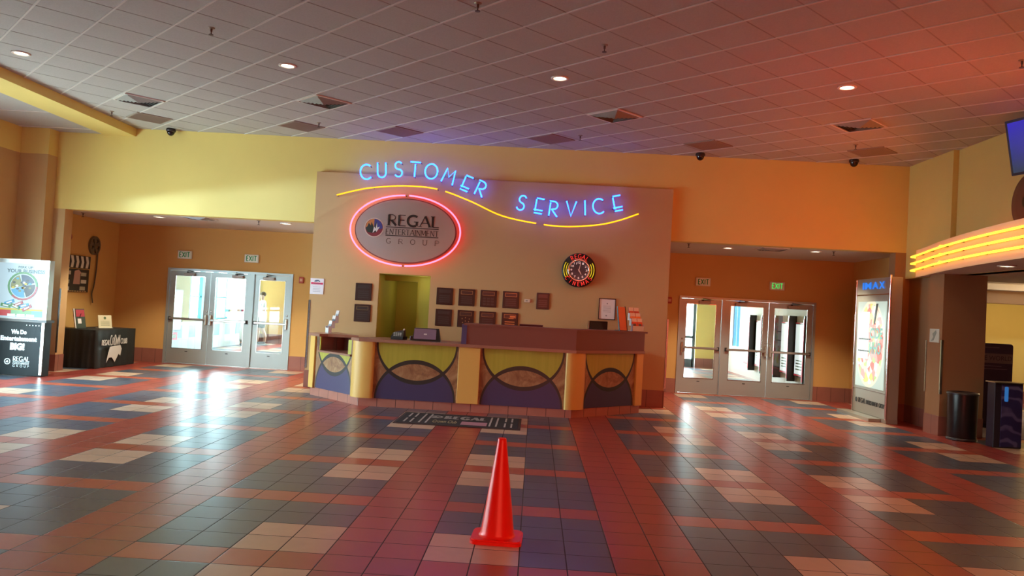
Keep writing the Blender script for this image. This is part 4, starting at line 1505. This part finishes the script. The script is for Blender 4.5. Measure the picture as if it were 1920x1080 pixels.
PW = P('panel_print', (.75, .92, .95), .4, emit=(.7, .95, 1), estr=.25)
txt(a, 'We Do', -.07, .21, .72, .80, -.004, 0, .06)
a.build('slogan', PW, k)
a = MB()
txt(a, 'Entertainment', -.25, .40, .60, .685, -.004, 0, .06)
a.build('slogan', PW, k)
a = MB()
txt(a, 'BIG!', -.07, .19, .44, .57, -.004, 0, .07)
a.build('slogan', PW, k)
a = MB()
serif_text(a, 'REGAL', .0, .29, .255, .075, -.006, -.002, 0, .2, .09, .12, .16)
a.box(.0, .29, -.006, -.002, .238, .244)
serif_text(a, 'ENTERTAINMENT', .0, .29, .195, .032, -.006, -.002, 0, .14, .09, .1, 0)
serif_text(a, 'G R O U P', .0, .29, .15, .034, -.006, -.002, 0, .14, .09, .1, 0)
a.build('company_lettering', PW, k)
a = MB()
for i in range(20):
    a0, a1 = radians(i * 18), radians(i * 18 + 18)
    a.plate([(-.10 + .055 * cos(a0), .24 + .055 * sin(a0)), (-.10 + .055 * cos(a1), .24 + .055 * sin(a1)), (-.10 + .04 * cos(a1), .24 + .04 * sin(a1)), (-.10 + .04 * cos(a0), .24 + .04 * sin(a0))], -.006, -.002)
a.plate([(-.13, .23), (-.10, .265), (-.08, .24), (-.09, .215)], -.006, -.002)
a.build('roundel', PW, k)
for i in range(5):
    a = MB()
    a.plate(circ(.20 + i * .055, .885, .010, None, 5), -.006, -.002)
    a.build('star', PW, k)

# draped table in the left alcove
t = thing('display_table', 'long table under a black draped cloth in the left alcove', 'table', (-8.98, 10.95, 0), radians(90))
tb = MB().box(-.74, .74, -.36, .36, .70, .735)
tb.build('tabletop', BLACK, t)
lg = MB()
for sx in (-.65, .65):
    for sy in (-.3, .3):
        MB().tube([(sx, sy, 0), (sx, sy, .70)], .02, 8).build('leg', MATTE, t)
cl = thing('tablecloth', 'black floor-length tablecloth with white crown club printing', 'tablecloth', (-8.98, 10.95, 0), radians(90))
n = 96
per = []
for i in range(n):
    s_ = i / n * 4
    a_, b_ = .76, .385
    if s_ < 1: p = (-a_ + 2 * a_ * s_, -b_)
    elif s_ < 2: p = (a_, -b_ + 2 * b_ * (s_ - 1))
    elif s_ < 3: p = (a_ - 2 * a_ * (s_ - 2), b_)
    else: p = (-a_, b_ - 2 * b_ * (s_ - 3))
    per.append(p)
vs, fs = [], []
lv = [(.765, 0), (.755, .006), (.60, .012), (.40, .022), (.20, .033), (.006, .042)]
for zi, (z, amp) in enumerate(lv):
    for i, (x, y) in enumerate(per):
        d = amp * (.35 + .65 * sin(i * 1.15) * sin(i * .37 + 1))
        L_ = math.hypot(x, y * 2)
        vs.append((x + d * (1 if x > .7 else -1 if x < -.7 else 0), y + d * (1 if y > .38 else -1 if y < -.38 else 0), z))
for zi in range(len(lv) - 1):
    for i in range(n):
        j = (i + 1) % n
        fs.append((zi * n + i, (zi + 1) * n + i, (zi + 1) * n + j, zi * n + j))
clothm = P('black_cloth', (.014, .018, .018), .7)
mb = MB().add(vs, fs, 0, None, True)
mb.add(vs[:n], [tuple(range(n))])
mb.build('cloth', clothm, cl)
a = MB()
yy = -.435
serif_text(a, 'REGAL', -.62, -.33, .46, .10, yy - .004, yy, 0, .2, .16, .15, 0)
for i, ch in enumerate('CROWN'):
    hh = (.20, .15, .20, .15, .20)[i]
    serif_text(a, ch, -.31 + i * .075, -.25 + i * .075, .45, hh, yy - .004, yy, 0, .10, .08, .1, 0)
serif_text(a, 'CLUB', .09, .34, .47, .10, yy - .004, yy, 0, .2, .16, .15, 0)
a.plate([(-.42, .10), (-.37, .28), (-.31, .42), (.08, .44), (.14, .36), (.10, .22), (.03, .26), (-.10, .10), (-.22, .20), (-.33, .20)], yy - .004, yy)
a.build('white_printing', P('print_white', (.72, .74, .72), .7), cl)
# signs on the table
t = thing('leaflet_stand', 'dark leaflet stand with red top on the black table, nearer the column', 'leaflet holder', (-9.05, 10.42, .766), radians(78))
M = Matrix.Rotation(radians(-12), 4, 'X')
MB().box(-.14, .14, -.01, .01, 0, .40, 0, M).build('board', P('dark_green_print', (.05, .07, .06), .4), t)
MB().box(-.09, .13, -.013, -.01, .24, .38, 0, M).build('red_picture', P('red_print', (.40, .05, .08), .4), t)
MB().box(-.15, .15, -.03, .10, 0, .008).tube([(0, .01, .3), (0, .10, .005)], .006).build('foot', BLACK, t)
MB().box(-.06, .03, -.014, -.011, .10, .20, 0, M).box(-.14, -.12, -.013, .012, .0, .40, 0, M).build('white_print', P('leaf_white', (.8, .8, .82), .4), t)
t = thing('acrylic_sign', 'cream notice in a clear stand on the black table, nearer the doors', 'notice', (-8.95, 11.15, .766), radians(72))
M = Matrix.Rotation(radians(-10), 4, 'X')
MB().box(-.17, .17, -.004, .004, 0, .27, 0, M).build('sheet', P('cream_sheet', (.74, .70, .50), .5), t)
pr = MB().plate(circ(0, .21, .03, None, 16), -.006, -.004, 0, M)
for j in range(5):
    pr.box(-.11, .11, -.006, -.004, .05 + j * .022, .054 + j * .022, 0, M)
pr.build('printing', P('ink_green', (.10, .16, .08), .6), t)
MB().box(-.17, .17, -.03, .08, 0, .006).build('foot', P('clear_acrylic', (0.72, 0.76, 0.78), 0.12), t)
# clapperboard on the wall
t = thing('clapperboard_display', 'black film clapperboard display with small white cards on alcove wall', 'wall display', (-9.45, 10.80, 1.86), radians(90))
MB().box(-.45, .42, -.03, 0, -.37, .10).build('board', P('clapper_black', (.03, .028, .025), .5), t)
st = MB().box(-.45, .42, -.045, 0, .12, .38)
st.build('clapper_stick', P('clapper_black', (.03, .028, .025), .5), t)
st = MB()
for i in range(5):
    x = -.42 + i * .175
    st.plate([(x, .25), (x + .085, .25), (x + .04, .37), (x - .045, .37)], -.048, -.045)
    st.plate([(x, .25), (x + .085, .25), (x + .055, .13), (x - .03, .13)], -.048, -.045)
st.build('white_chevrons', P('chevron_white', (.70, .68, .62), .6), t)
cd = MB()
for i, (x, z) in enumerate(((-.33, .02), (-.36, -.16), (-.36, -.30), (.22, .0), (.23, -.15), (.20, -.29))):
    cd.box(x - .09, x + .10, -.034, -.03, z - .04, z + .035, i % 2)
cd.build('cards', [P('card_white', (.66, .66, .60), .6), P('card_grey', (.46, .44, .34), .6)], t)
MB().plate([(-.13, -.21), (.10, -.21), (.10, .0), (.13, .03), (.04, .09), (-.10, .06)], -.036, -.03).build('pink_card', P('card_pink', (.55, .32, .27), .6), t)
cd = MB()
for i in range(3):
    cd.box(-.40 + i * .08, -.34 + i * .08, -.033, -.03, -.363, -.343)
for i in range(6):
    cd.box(-.16 + i * .09, -.10 + i * .09, -.033, -.03, -.363, -.343)
cd.build('credits_line', P('credit_tan', (.45, .28, .12), .6), t)
# film reel with hanging strip
t = thing('film_reel', 'metal film reel with a strip of film hanging down alcove wall', 'wall decoration', (-9.45, 11.36, 2.49), radians(90))
rm = MB()
R0 = .20
for i in range(36):
    a0, a1 = radians(i * 10), radians(i * 10 + 10)
    rm.plate([(R0 * cos(a0), R0 * sin(a0)), (R0 * cos(a1), R0 * sin(a1)), (.16 * cos(a1), .16 * sin(a1)), (.16 * cos(a0), .16 * sin(a0))], -.05, -.005)
for i in range(5):
    a0 = radians(i * 72 + 18)
    rm.plate([(.02 * cos(a0 - 1.2), .02 * sin(a0 - 1.2)), (.17 * cos(a0 - .32), .17 * sin(a0 - .32)), (.17 * cos(a0 + .32), .17 * sin(a0 + .32)), (.02 * cos(a0 + 1.2), .02 * sin(a0 + 1.2))], -.045, -.01)
rm.plate(circ(0, 0, .06, None, 20), -.055, -.0)
rm.build('reel', P('reel_metal', (.20, .20, .16), .4, .7), t)
fm = MB()
pts = spline([(.14, -.03, -.14), (.13, -.03, -.5), (.06, -.04, -.85), (.0, -.04, -1.02), (.02, -.06, -1.22)], 6)
for i in range(len(pts) - 1):
    a, b = pts[i], pts[i + 1]
    fm.add([a + Vector((-.022, 0, 0)), a + Vector((.022, 0, 0)), b + Vector((.022, 0, 0)), b + Vector((-.022, 0, 0)),
            a + Vector((-.022, .004, 0)), a + Vector((.022, .004, 0)), b + Vector((.022, .004, 0)), b + Vector((-.022, .004, 0))],
           [(0, 3, 2, 1), (4, 5, 6, 7), (0, 1, 5, 4), (2, 3, 7, 6), (1, 2, 6, 5), (3, 0, 4, 7)])
fm.build('film_strip', P('film_dark', (.06, .05, .04), .35), t)
t = thing('alarm_bell', 'round red alarm bell on the alcove wall above the clapperboard', 'alarm', (-9.45, 10.42, 2.60), radians(90))
MB().lathe([(.10, 0), (.10, .03), (.07, .06), (0, .07)], 24, M=yr).build('gong', P('alarm_red', (.35, .04, .02), .45), t)
MB().bbox(-.05, .05, -.045, 0, -.26, -.10, .006).build('back_box', P('alarm_red', (.35, .04, .02), .45), t)

# ================================================================== RIGHT SIDE
ix = thing('film_display', 'tall silver lit film display with blue lettering beside the right doors', 'display stand', (6.22, 9.60, 0), radians(-90))
sil = P('display_silver', (.42, .42, .38), .34, .35)
MB().bbox(-.72, .74, 0, .20, .06, 2.57, .008).build('case', sil, ix)
MB().tube([(.735, -.01, .06), (.735, -.01, 2.60)], .022, 10).build('edge_trim', CHROME, ix)
MB().tube([(-.715, -.01, .06), (-.715, -.01, 2.56)], .012, 10).build('edge_trim', CHROME, ix)
MB().box(-.90, .55, -.22, -.001, 0, .055).build('foot', sil, ix)
MB().box(-.74, .74, 0, .20, 0, .06).build('plinth', sil, ix)
for z_i in (2.26, .50):
    MB().box(-.70, .71, -.008, 0, z_i, z_i + .015).build('seam', CHROME, ix)
li = MB().box(-.60, .60, -.014, 0.0, .56, 2.14)
m = P('lit_artwork', (.5, .5, .5), .35)
g = NT(m)
o_, x_, y_, z_ = g.obj()
ex_ = g.m('POWER', g.m('DIVIDE', g.m('ADD', x_, .02), .60), 2.0)
ez_ = g.m('POWER', g.m('DIVIDE', g.m('SUBTRACT', z_, 1.36), .80), 2.0)
inside = g.m('LESS_THAN', g.m('ADD', ex_, ez_), 1.0)
rim_ = g.m('LESS_THAN', g.m('ADD', ex_, ez_), .86)
vo = g.n('ShaderNodeTexVoronoi')
vo.inputs['Scale'].default_value = 9
g.l(o_, vo.inputs['Vector'])
rp = g.n('ShaderNodeValToRGB')
rp.color_ramp.interpolation = 'CONSTANT'
for pos, c in ((0.0, (.75, .10, .06, 1)), (1.0, (.85, .55, .10, 1))):
    el = rp.color_ramp.elements[0 if pos == 0 else 1]
    el.position, el.color = pos, c
for pos, c in ((.22, (.90, .80, .60, 1)), (.40, (.55, .75, .20, 1)), (.52, (.95, .90, .85, 1)), (.68, (.85, .35, .30, 1)), (.84, (.9, .75, .15, 1))):
    rp.color_ramp.elements.new(pos).color = c
sp_ = g.n('ShaderNodeSeparateColor')
g.l(vo.outputs['Color'], sp_.inputs[0])
g.l(sp_.outputs[0], rp.inputs[0])
white_l = g.m('MULTIPLY', g.m('LESS_THAN', x_, -.08), g.m('GREATER_THAN', z_, 1.08))
white_l = g.m('MULTIPLY', white_l, g.m('LESS_THAN', z_, 1.95))
body = g.mix(white_l, rp.outputs[0], (.98, 1.0, .92))
cc_ = g.mix(inside, (.55, .66, .56), (.95, .85, .60))
cc_ = g.mix(rim_, cc_, body)
g.b.inputs['Base Color'].default_value = (.08, .08, .08, 1)
g.l(cc_, g.b.inputs['Emission Color'])
g.b.inputs['Emission Strength'].default_value = .95
lip_o = li.build('lit_poster', m, ix)
a = MB()
txt(a, 'CIDE', -.02, .50, 1.46, 1.66, -.018, 0, .03)
txt(a, 'HHO', -.02, .46, 1.18, 1.40, -.018, 0, .03)
a.build('teal_lettering', lit('poster_teal', (.12, .42, .36), .4), lip_o)
a = MB()
for j in range(2):
    for i in range(7):
        a.box(-.52 + i * .075, -.46 + i * .075, -.017, -.014, 1.21 + j * .22, 1.235 + j * .22)
a.plate([(.20, 2.10), (.28, 2.10), (.16, 1.72), (.12, 1.74)], -.02, -.014)
a.build('dark_print', P('poster_ink', (.04, .05, .05), .5), lip_o)
a = MB()
IM = emis('logo_blue', (.02, .25, 1.0), .9)
for ch, x0, x1 in (('I', -.45, -.37), ('M', -.34, -.06), ('A', -.02, .24), ('X', .26, .50)):
    txt(a, ch, x0, x1, 2.37, 2.50, -.012, 0, .04)
a.build('logo_lettering', IM, ix)
DPR = P('dark_print', (.03, .03, .03), .5)
for wd_, x_a, x_b, hh in (('REGAL', -.44, -.14, .085), ('ENTERTAINMENT', -.10, .40, .07), ('GROUP', .44, .66, .07)):
    a = MB()
    serif_text(a, wd_, x_a, x_b, .25, hh, -.006, -.0, 0, .15, .08, .13, .12)
    a.build('base_lettering', DPR, ix)
MB().plate(circ(-.54, .29, .045, None, 20), -.006, 0).build('roundel', DPR, ix)
# notice on the pilaster
t = thing('notice_holder', 'small clear notice holder on the pilaster under the marquee', 'notice', (6.52, 7.90, 1.585), radians(-90))
MB().box(-.15, .15, -.012, 0, -.11, .11).build('acrylic_sheet', P('pale_green_sheet', (.62, .68, .62), .2), t)
MB().plate([(-.10, -.09), (-.02, -.08), (.07, .05), (.05, .09), (-.06, .03), (-.03, -.02)], -.014, -.012).build('printing', P('grey_print', (.25, .32, .30), .4), t)
# litter bin
t = thing('litter_bin', 'tall round black litter bin against the brown wall end', 'litter bin', (6.70, 7.34, 0))
MB().lathe([(.19, 0), (.20, .02), (.215, .68), (.215, .70)], 36).build('body', P('bin_black', (.012, .011, .012), .28), t)
MB().lathe([(.222, .70), (.228, .715), (.222, .735), (.17, .745), (.15, .72), (.145, .66)], 36).build('rim', P('bin_rim', (.03, .028, .03), .3), t)
MB().lathe([(.20, 0), (.215, .0), (.215, .03), (.205, .04)], 36).build('foot_ring', P('bin_rim', (.03, .028, .03), .3), t)
# standee and barrier counter
sd = thing('banner_stand', 'tall dark purple banner with rounded top and faint lettering beyond the brown wall end', 'banner', (8.25, 9.2, 0), radians(2))
MB().plate(rrect(-.66, .30, .04, 1.50, .05), -.015, .015).build('board', P('banner_purple', (.055, .03, .075), .5), sd)
MB().box(-.66, .30, -.0165, -.015, 1.15, 1.32).build('grey_band', P('band_mauve', (.22, .17, .18), .5), sd)
a = MB()
txt(a, 'THE WORLD', -.36, .28, 1.20, 1.28, -.018, 0, .0)
a.build('band_lettering', P('band_ink', (.06, .035, .06), .5), sd)
for z_i, x_a, x_b in ((1.42, -.50, .05), (1.09, -.5, .1), (1.04, -.4, .2)):
    MB().box(x_a, x_b, -.0165, -.015, z_i, z_i + .015).build('small_line', P('mauve_ink', (.20, .14, .21), .5), sd)
MB().box(-.5, .15, -.12, .12, 0, .04).build('foot', BLACK, sd)
pd = thing('podium', 'dark podium with blue swirl artwork beside the round bin', 'podium', (7.02, 6.72, 0), radians(2))
MB().bbox(-.20, .22, 0, .18, .0, .95, .008).build('body', P('podium_dark', (.02, .016, .03), .4), pd)
m = P('swirl_blue', (.03, .04, .18), .35)
g = NT(m)
o_, x_, y_, z_ = g.obj()
wv = g.n('ShaderNodeTexWave', wave_type='RINGS', rings_direction='SPHERICAL')
wv.inputs['Scale'].default_value = 1.6
wv.inputs['Distortion'].default_value = 9
wv.inputs['Detail Scale'].default_value = 1.4
g.l(o_, wv.inputs['Vector'])
rp = g.n('ShaderNodeValToRGB')
rp.color_ramp.elements[0].position, rp.color_ramp.elements[0].color = .70, (.025, .022, .11, 1)
rp.color_ramp.elements[1].position, rp.color_ramp.elements[1].color = .95, (.11, .10, .24, 1)
g.l(wv.outputs['Fac'], rp.inputs[0])
g.l(rp.outputs[0], g.b.inputs['Base Color'])
MB().box(-.10, .21, -.008, 0, .02, .93).build('swirl_panel', m, pd)
MB().plate(rrect(-.06, -.005, .68, .90, .02), -.012, -.008).build('blue_light', lit('podium_blue', (.03, .16, .45), .5), pd)
MB().box(-.22, .20, -.03, .2, .95, .965).build('top', STEEL, pd)
rl = thing('barrier_rail', 'thin metal rail with dark strap running right from the podium', 'barrier', (7.25, 6.80, 0))
MB().tube([(.06, 0, .925), (1.6, -.1, .925)], .012, 8).build('rail', STEEL, rl)
MB().tube([(1.5, -.1, 0), (1.5, -.1, .93)], .02, 10).lathe([(.15, 0), (.15, .02), (.03, .035)], 20, M=Matrix.Translation((1.5, -.1, 0))).build('post', BLACK, rl)
MB().tube([(.15, 0, .925), (.15, .0, .0)], .012, 8).build('post', BLACK, rl)
for nm_, lc, pw in (('corridor_light', (11.5, 12.0, 2.2), 92), ('corridor_light_front', (9.8, 9.6, 2.4), 25)):
    d_ = bpy.data.lights.new(nm_, 'POINT')
    d_.energy, d_.color, d_.shadow_soft_size = pw, (1.0, .72, .36), .15
    o_l = bpy.data.objects.new(nm_, d_)
    COL.objects.link(o_l)
    o_l.location = lc
d_ = bpy.data.lights.new('doorway_light', 'POINT')
d_.energy, d_.color, d_.shadow_soft_size = 1.6, (1.0, .85, .5), .1
o_l = bpy.data.objects.new('doorway_light', d_)
COL.objects.link(o_l)
o_l.location = (-2.1, 9.55, 2.0)
d_ = bpy.data.lights.new('back_room_light', 'POINT')
d_.energy, d_.color, d_.shadow_soft_size = 3.0, (1.0, .85, .5), .1
o_l = bpy.data.objects.new('back_room_light', d_)
COL.objects.link(o_l)
o_l.location = (-2.3, 10.6, 1.9)

# ================================================================== MAT AND CONE
mt = thing('entrance_mat', 'black entrance mat with white company lettering in front of the desk', 'mat', (-.965, 6.15, 0), radians(0))
MB().bbox(-.87, .87, -.545, .55, 0, .012, .004).build('rubber_edge', P('rubber_brown', (.05, .035, .035), .8), mt)
MB().box(-.83, .83, -.51, .51, .012, .014).build('pile', P('mat_black', (.018, .018, .024), .95), mt)
a = MB()
LAY = Matrix.Rotation(radians(-90), 4, 'X') @ Matrix.Identity(4)
LAY = Matrix(((1, 0, 0, 0), (0, 0, 1, 0), (0, -1, 0, 0), (0, 0, 0, 1)))
MW = P('mat_white', (.42, .42, .42), .9)
for s_ in (-1, 1):
    for x in (.44, .53):
        MB().box(s_ * x - .012, s_ * x + .012, -.42, .44, .014, .016).build('white_bar', MW, mt)
    for x in (.65, .74):
        MB().box(s_ * x - .012, s_ * x + .012, -.42, -.06, .014, .016).build('white_bar', MW, mt)
        MB().box(s_ * x - .012, s_ * x + .012, .08, .44, .014, .016).build('white_bar', MW, mt)
a = MB()
serif_text(a, 'REGAL', -.22, .36, .06, .26, -.002, 0, 0, .2, .09, .3, .16, M=Matrix.Translation((0, 0, .0145)) @ LAY)
for i in range(20):
    a0, a1 = radians(i * 18), radians(i * 18 + 18)
    a.plate([(-.36 + .10 * cos(a0), .19 + .12 * sin(a0)), (-.36 + .10 * cos(a1), .19 + .12 * sin(a1)), (-.36 + .07 * cos(a1), .19 + .09 * sin(a1)), (-.36 + .07 * cos(a0), .19 + .09 * sin(a0))], -.002, 0, 0, Matrix.Translation((0, 0, .0145)) @ LAY)
a.plate([(-.42, .17), (-.37, .26), (-.34, .18), (-.31, .22), (-.33, .13), (-.39, .12)], -.002, 0, 0, Matrix.Translation((0, 0, .0145)) @ LAY)
a.build('company_lettering', P('mat_grey', (.30, .30, .30), .9), mt)
a = MB()
txt(a, 'Crown Club', -.36, -.02, -.36, -.10, -.0015, 0, .02, M=Matrix.Translation((0, 0, .0145)) @ LAY)
a.build('gold_lettering', P('mat_gold', (.34, .30, .16), .9), mt)
MB().box(.04, .40, -.42, -.13, .014, .016).build('mauve_block', P('mat_mauve', (.42, .22, .30), .9), mt)

cn = thing('traffic_cone', 'bright orange-red traffic cone standing on the tiled floor', 'traffic cone', (-.165, .565, 0), radians(-2))
om = P('cone_orange', (.95, .014, .006), .30)
MB().prism(rrect(-.18, .18, -.165, .165, .05, 6), .0, .022).prism(rrect(-.172, .172, -.157, .157, .05, 6), .022, .032).build('base', om, cn)
MB().lathe([(.135, .030), (.128, .034), (.122, .046), (.118, .060), (.032, .695), (.030, .712), (.026, .716), (.022, .712), (.020, .695), (.105, .06)], 40).build('body', om, cn)


# ================================================================== VESTIBULE CONTENTS
def poster_case(y0, y1, label):
    L = y1 - y0
    t = thing('poster_case', label, 'poster case', (RX - .002, y1, 1.05), radians(-90), 'poster cases in the right vestibule')
    MB().box(0, L, -.05, 0, -.66, .64).build('case', P('case_dark', (.03, .03, .035), .4), t)
    MB().box(.05, L - .08, -.054, -.05, -.60, .60).build('lit_poster', P('case_white', (.8, .85, .88), .4, emit=(.9, .97, 1), estr=.8), t)
    MB().box(L - .06, L, -.19, 0, -.80, .80).build('side_fin', P('case_dark', (.03, .03, .035), .4), t)
    RE = P('case_red', (.75, .03, .08), .4, emit=(.9, .03, .1), estr=.25)
    MB().box(L - .06, L - .01, -.20, -.19, -.74, .74).build('red_edge', RE, t)
    MB().box(.05, L - .07, -.06, -.05, .62, .64).build('red_edge', RE, t)
    MB().box(.05, L - .07, -.06, -.05, -.64, -.61).build('red_edge', RE, t)
    a = MB()
    for i in range(4):
        a.box(.14, L - .22 - .06 * (i % 2), -.056, -.054, -.5 + i * .07, -.47 + i * .07)
    a.build('printing', P('grey_print', (.25, .32, .30), .4), t)


for y0_, lb_ in ((17.92, 'farthest of the five lit poster cases beyond the right doors'), (16.72, 'second farthest lit poster case beyond the right doors'),
                 (15.52, 'middle one of the five lit poster cases beyond the right doors'), (14.41, 'second nearest lit poster case beyond the right doors'),
                 (13.30, 'nearest of the five lit poster cases beyond the right doors')):
    poster_case(y0_, y0_ + 1.05, lb_)
t = thing('marquee_board', 'white sign board with red edge above the lit poster cases', 'sign', (RX - .002, 19.3, 2.3), radians(-90))
MB().box(0, 5.1, -.08, 0, -.13, .30).build('board', P('board_white', (.8, .8, .78), .5), t)
MB().box(0, 5.1, -.09, -.08, -.13, -.10).build('red_edge', P('case_red', (.75, .03, .08), .4), t)
t = thing('poster_case', 'narrow white poster case with black side on the left vestibule wall', 'poster case', (VX, 15.4, 1.1), radians(90))
MB().box(-.25, .30, -.08, 0, -.55, .55).build('case', P('case_dark', (.03, .03, .035), .4), t)
MB().box(-.22, .26, -.084, -.08, -.50, .50).build('sheet', P('case_white2', (.82, .84, .86), .4, emit=(.9, .97, 1), estr=.5), t)
t = thing('red_sticker', 'small red and white sign under the narrow poster case', 'sign', (VX, 15.45, .42), radians(90))
MB().box(-.2, .2, -.02, 0, -.10, .10).build('plate', P('case_red', (.75, .03, .08), .4), t)
MB().box(-.12, .12, -.022, -.02, -.05, .05).build('white_field', P('card_white', (.66, .66, .60), .6), t)


def skin_body(name, joints, edges, mat, parent, sub=2):
    me = bpy.data.meshes.new(name)
    me.from_pydata([j[0] for j in joints], edges, [])
    me.materials.append(mat)
    o = bpy.data.objects.new(name, me)
    COL.objects.link(o)
    o.parent = parent
    sm = o.modifiers.new('skin', 'SKIN')
    sm.use_smooth_shade = True
    if not me.skin_vertices:
        pass
    sv = me.skin_vertices[0].data if me.skin_vertices else None
    if sv:
        for i, j in enumerate(joints):
            sv[i].radius = j[1] if isinstance(j[1], tuple) else (j[1], j[1])
        sv[0].use_root = True
    ss = o.modifiers.new('sub', 'SUBSURF')
    ss.levels = ss.render_levels = sub
    dg = bpy.context.evaluated_depsgraph_get()
    dg.update()
    ev = o.evaluated_get(dg)
    m2 = bpy.data.meshes.new_from_object(ev)
    o.modifiers.clear()
    o.data = m2
    m2.materials.clear()
    m2.materials.append(mat)
    return o


def ensure_skin(me):
    return


def person(loc, rz, label, shirt, shorts, hair, skin=(.55, .33, .24), stride=.12, long_legs=False, bag=None):
    t = thing('person', label, 'person', loc, rz)
    SK = P('skin_%d' % int(skin[0] * 1000), skin, .55)
    J = [((0, 0, .93), (.13, .10)), ((0, .01, 1.08), (.12, .09)), ((0, .01, 1.26), (.15, .10)), ((0, .01, 1.40), (.10, .08)), ((0, -.005, 1.47), .052), ((0, -.01, 1.53), .06),
         ((0, -.02, 1.60), (.072, .088)), ((0, -.015, 1.68), (.068, .08))]
    E = [(0, 1), (1, 2), (2, 3), (3, 4), (4, 5), (5, 6), (6, 7)]
    for s_ in (-1, 1):
        k = len(J)
        st = stride * s_
        J += [((s_ * .10, 0, .84), .085), ((s_ * .10, -.01 + st * .5, .48), .056), ((s_ * .10, .03 + st, .30), .052), ((s_ * .10, .02 + st, .09), .036),
              ((s_ * .10, -.04 + st, .045), (.04, .035)), ((s_ * .11, -.16 + st, .035), (.042, .028))]
        E += [(0, k), (k, k + 1), (k + 1, k + 2), (k + 2, k + 3), (k + 3, k + 4), (k + 4, k + 5)]
        k = len(J)
        J += [((s_ * .19, .01, 1.38), .052), ((s_ * .23, .02, 1.12), .040), ((s_ * .235, -.05, .90), .028), ((s_ * .235, -.07, .84), (.032, .018))]
        E += [(3, k), (k, k + 1), (k + 1, k + 2), (k + 2, k + 3)]
        hb = k + 3
        for f_, (dx, dl) in enumerate(((-.024, .075), (-.008, .085), (.008, .08), (.024, .062))):
            q = len(J)
            J += [((s_ * .235, -.075 + dx, .815), .009), ((s_ * .232, -.08 + dx, .815 - dl * .5), .008), ((s_ * .224, -.082 + dx, .815 - dl), .006)]
            E += [(hb, q), (q, q + 1), (q + 1, q + 2)]
        q = len(J)
        J += [((s_ * .220, -.105, .835), .010), ((s_ * .212, -.118, .80), .008)]
        E += [(hb, q), (q, q + 1)]
    body = skin_body('body', J, E, SK, t)
    # shirt: torso and sleeves
    J = [((0, 0, .90), (.155, .125)), ((0, .01, 1.08), (.145, .112)), ((0, .01, 1.26), (.172, .12)), ((0, .01, 1.40), (.115, .09)), ((0, 0, 1.455), .062)]
    E = [(0, 1), (1, 2), (2, 3), (3, 4)]
    for s_ in (-1, 1):
        k = len(J)
        J += [((s_ * .195, .01, 1.375), .068), ((s_ * .22, .015, 1.19), .062)]
        E += [(3, k), (k, k + 1)]
    skin_body('shirt', J, E, P('shirt_%d' % int(shirt[0] * 1000), shirt, .8), t)
    J = [((0, 0, .95), (.145, .118)), ((0, 0, .87), (.15, .12))]
    E = [(0, 1)]
    low = .12 if long_legs else .52
    for s_ in (-1, 1):
        k = len(J)
        st = stride * s_
        J += [((s_ * .10, 0, .78), .108), ((s_ * .10, -.01 + st * .5, .52), .088)]
        E += [(1, k), (k, k + 1)]
        if long_legs:
            J += [((s_ * .10, .02 + st, .12), .062)]
            E += [(k + 1, k + 2)]
    skin_body('trousers' if long_legs else 'shorts', J, E, P('legwear_%d' % int(shorts[2] * 1000), shorts, .8), t)
    for s_ in (-1, 1):
        st = stride * s_
        J = [((s_ * .10, .045 + st, .055), (.052, .052)), ((s_ * .10, -.06 + st, .05), (.055, .045)), ((s_ * .11, -.17 + st, .045), (.052, .038)), ((s_ * .115, -.22 + st, .04), (.03, .025))]
        skin_body('shoe', J, [(0, 1), (1, 2), (2, 3)], P('shoe_grey', (.10, .11, .12), .6), t)
        MB().prism([(s_ * .10 + dx, dy + st) for dx, dy in ((-.05, .09), (.05, .09), (.062, -.10), (.05, -.24), (-.03, -.24), (-.052, -.10))], 0, .02).build('sole', WHITE, t)
    # head details
    hr = MB()
    hv = []
    MH = Matrix.Translation((0, .005, 1.665)) @ Matrix.Diagonal((.086, .100, .092, 1))
    prof = [(cos(radians(a)), sin(radians(a))) for a in range(-25, 91, 12)] + [(0, 1)]
    hr.lathe([(max(r, 0.0), z) for r, z in prof], 20, M=MH @ Matrix.Rotation(radians(-18), 4, 'X'))
    hr.build('hair', P('hair_%d' % int(hair[0] * 1000), hair, .8), t)
    fc = MB()
    for s_ in (-1, 1):
        fc.lathe([(0, -.008), (.008, 0), (0, .008)], 10, 0, Matrix.Translation((s_ * .030, -.098, 1.63)))
    fc.build('eyes', P('eye_dark', (.03, .02, .02), .2), t)
    fc = MB().lathe([(.0, -.02), (.012, -.012), (.010, .0), (.004, .03)], 10, 0, Matrix.Translation((0, -.108, 1.60)))
    for s_ in (-1, 1):
        fc.lathe([(0, -.03), (.016, -.01), (.018, .01), (0, .03)], 10, 0, Matrix.Translation((s_ * .080, -.0, 1.61)))
    fc.build('nose_and_ears', SK, t)
    MB().box(-.022, .022, -.103, -.098, 1.563, 1.570).build('mouth', P('lip', (.40, .12, .10), .5), t)
    return t


# skin modifier needs the skin layer: patch skin_body to create it through the modifier itself
def _skin_layer(me):
    try:
        return me.skin_vertices[0].data
    except Exception:
        return None


person((-9.12, 19.55, 0), radians(35), 'person in a maroon shirt standing beyond the middle left door', (.32, .06, .10), (.62, .62, .62), (.05, .03, .02), stride=.06, long_legs=True)
person((-9.08, 20.9, 0), radians(-60), 'person in white shirt, dark shorts and trainers beyond the left doors', (.72, .74, .76), (.035, .045, .05), (.10, .06, .03), stride=.10)
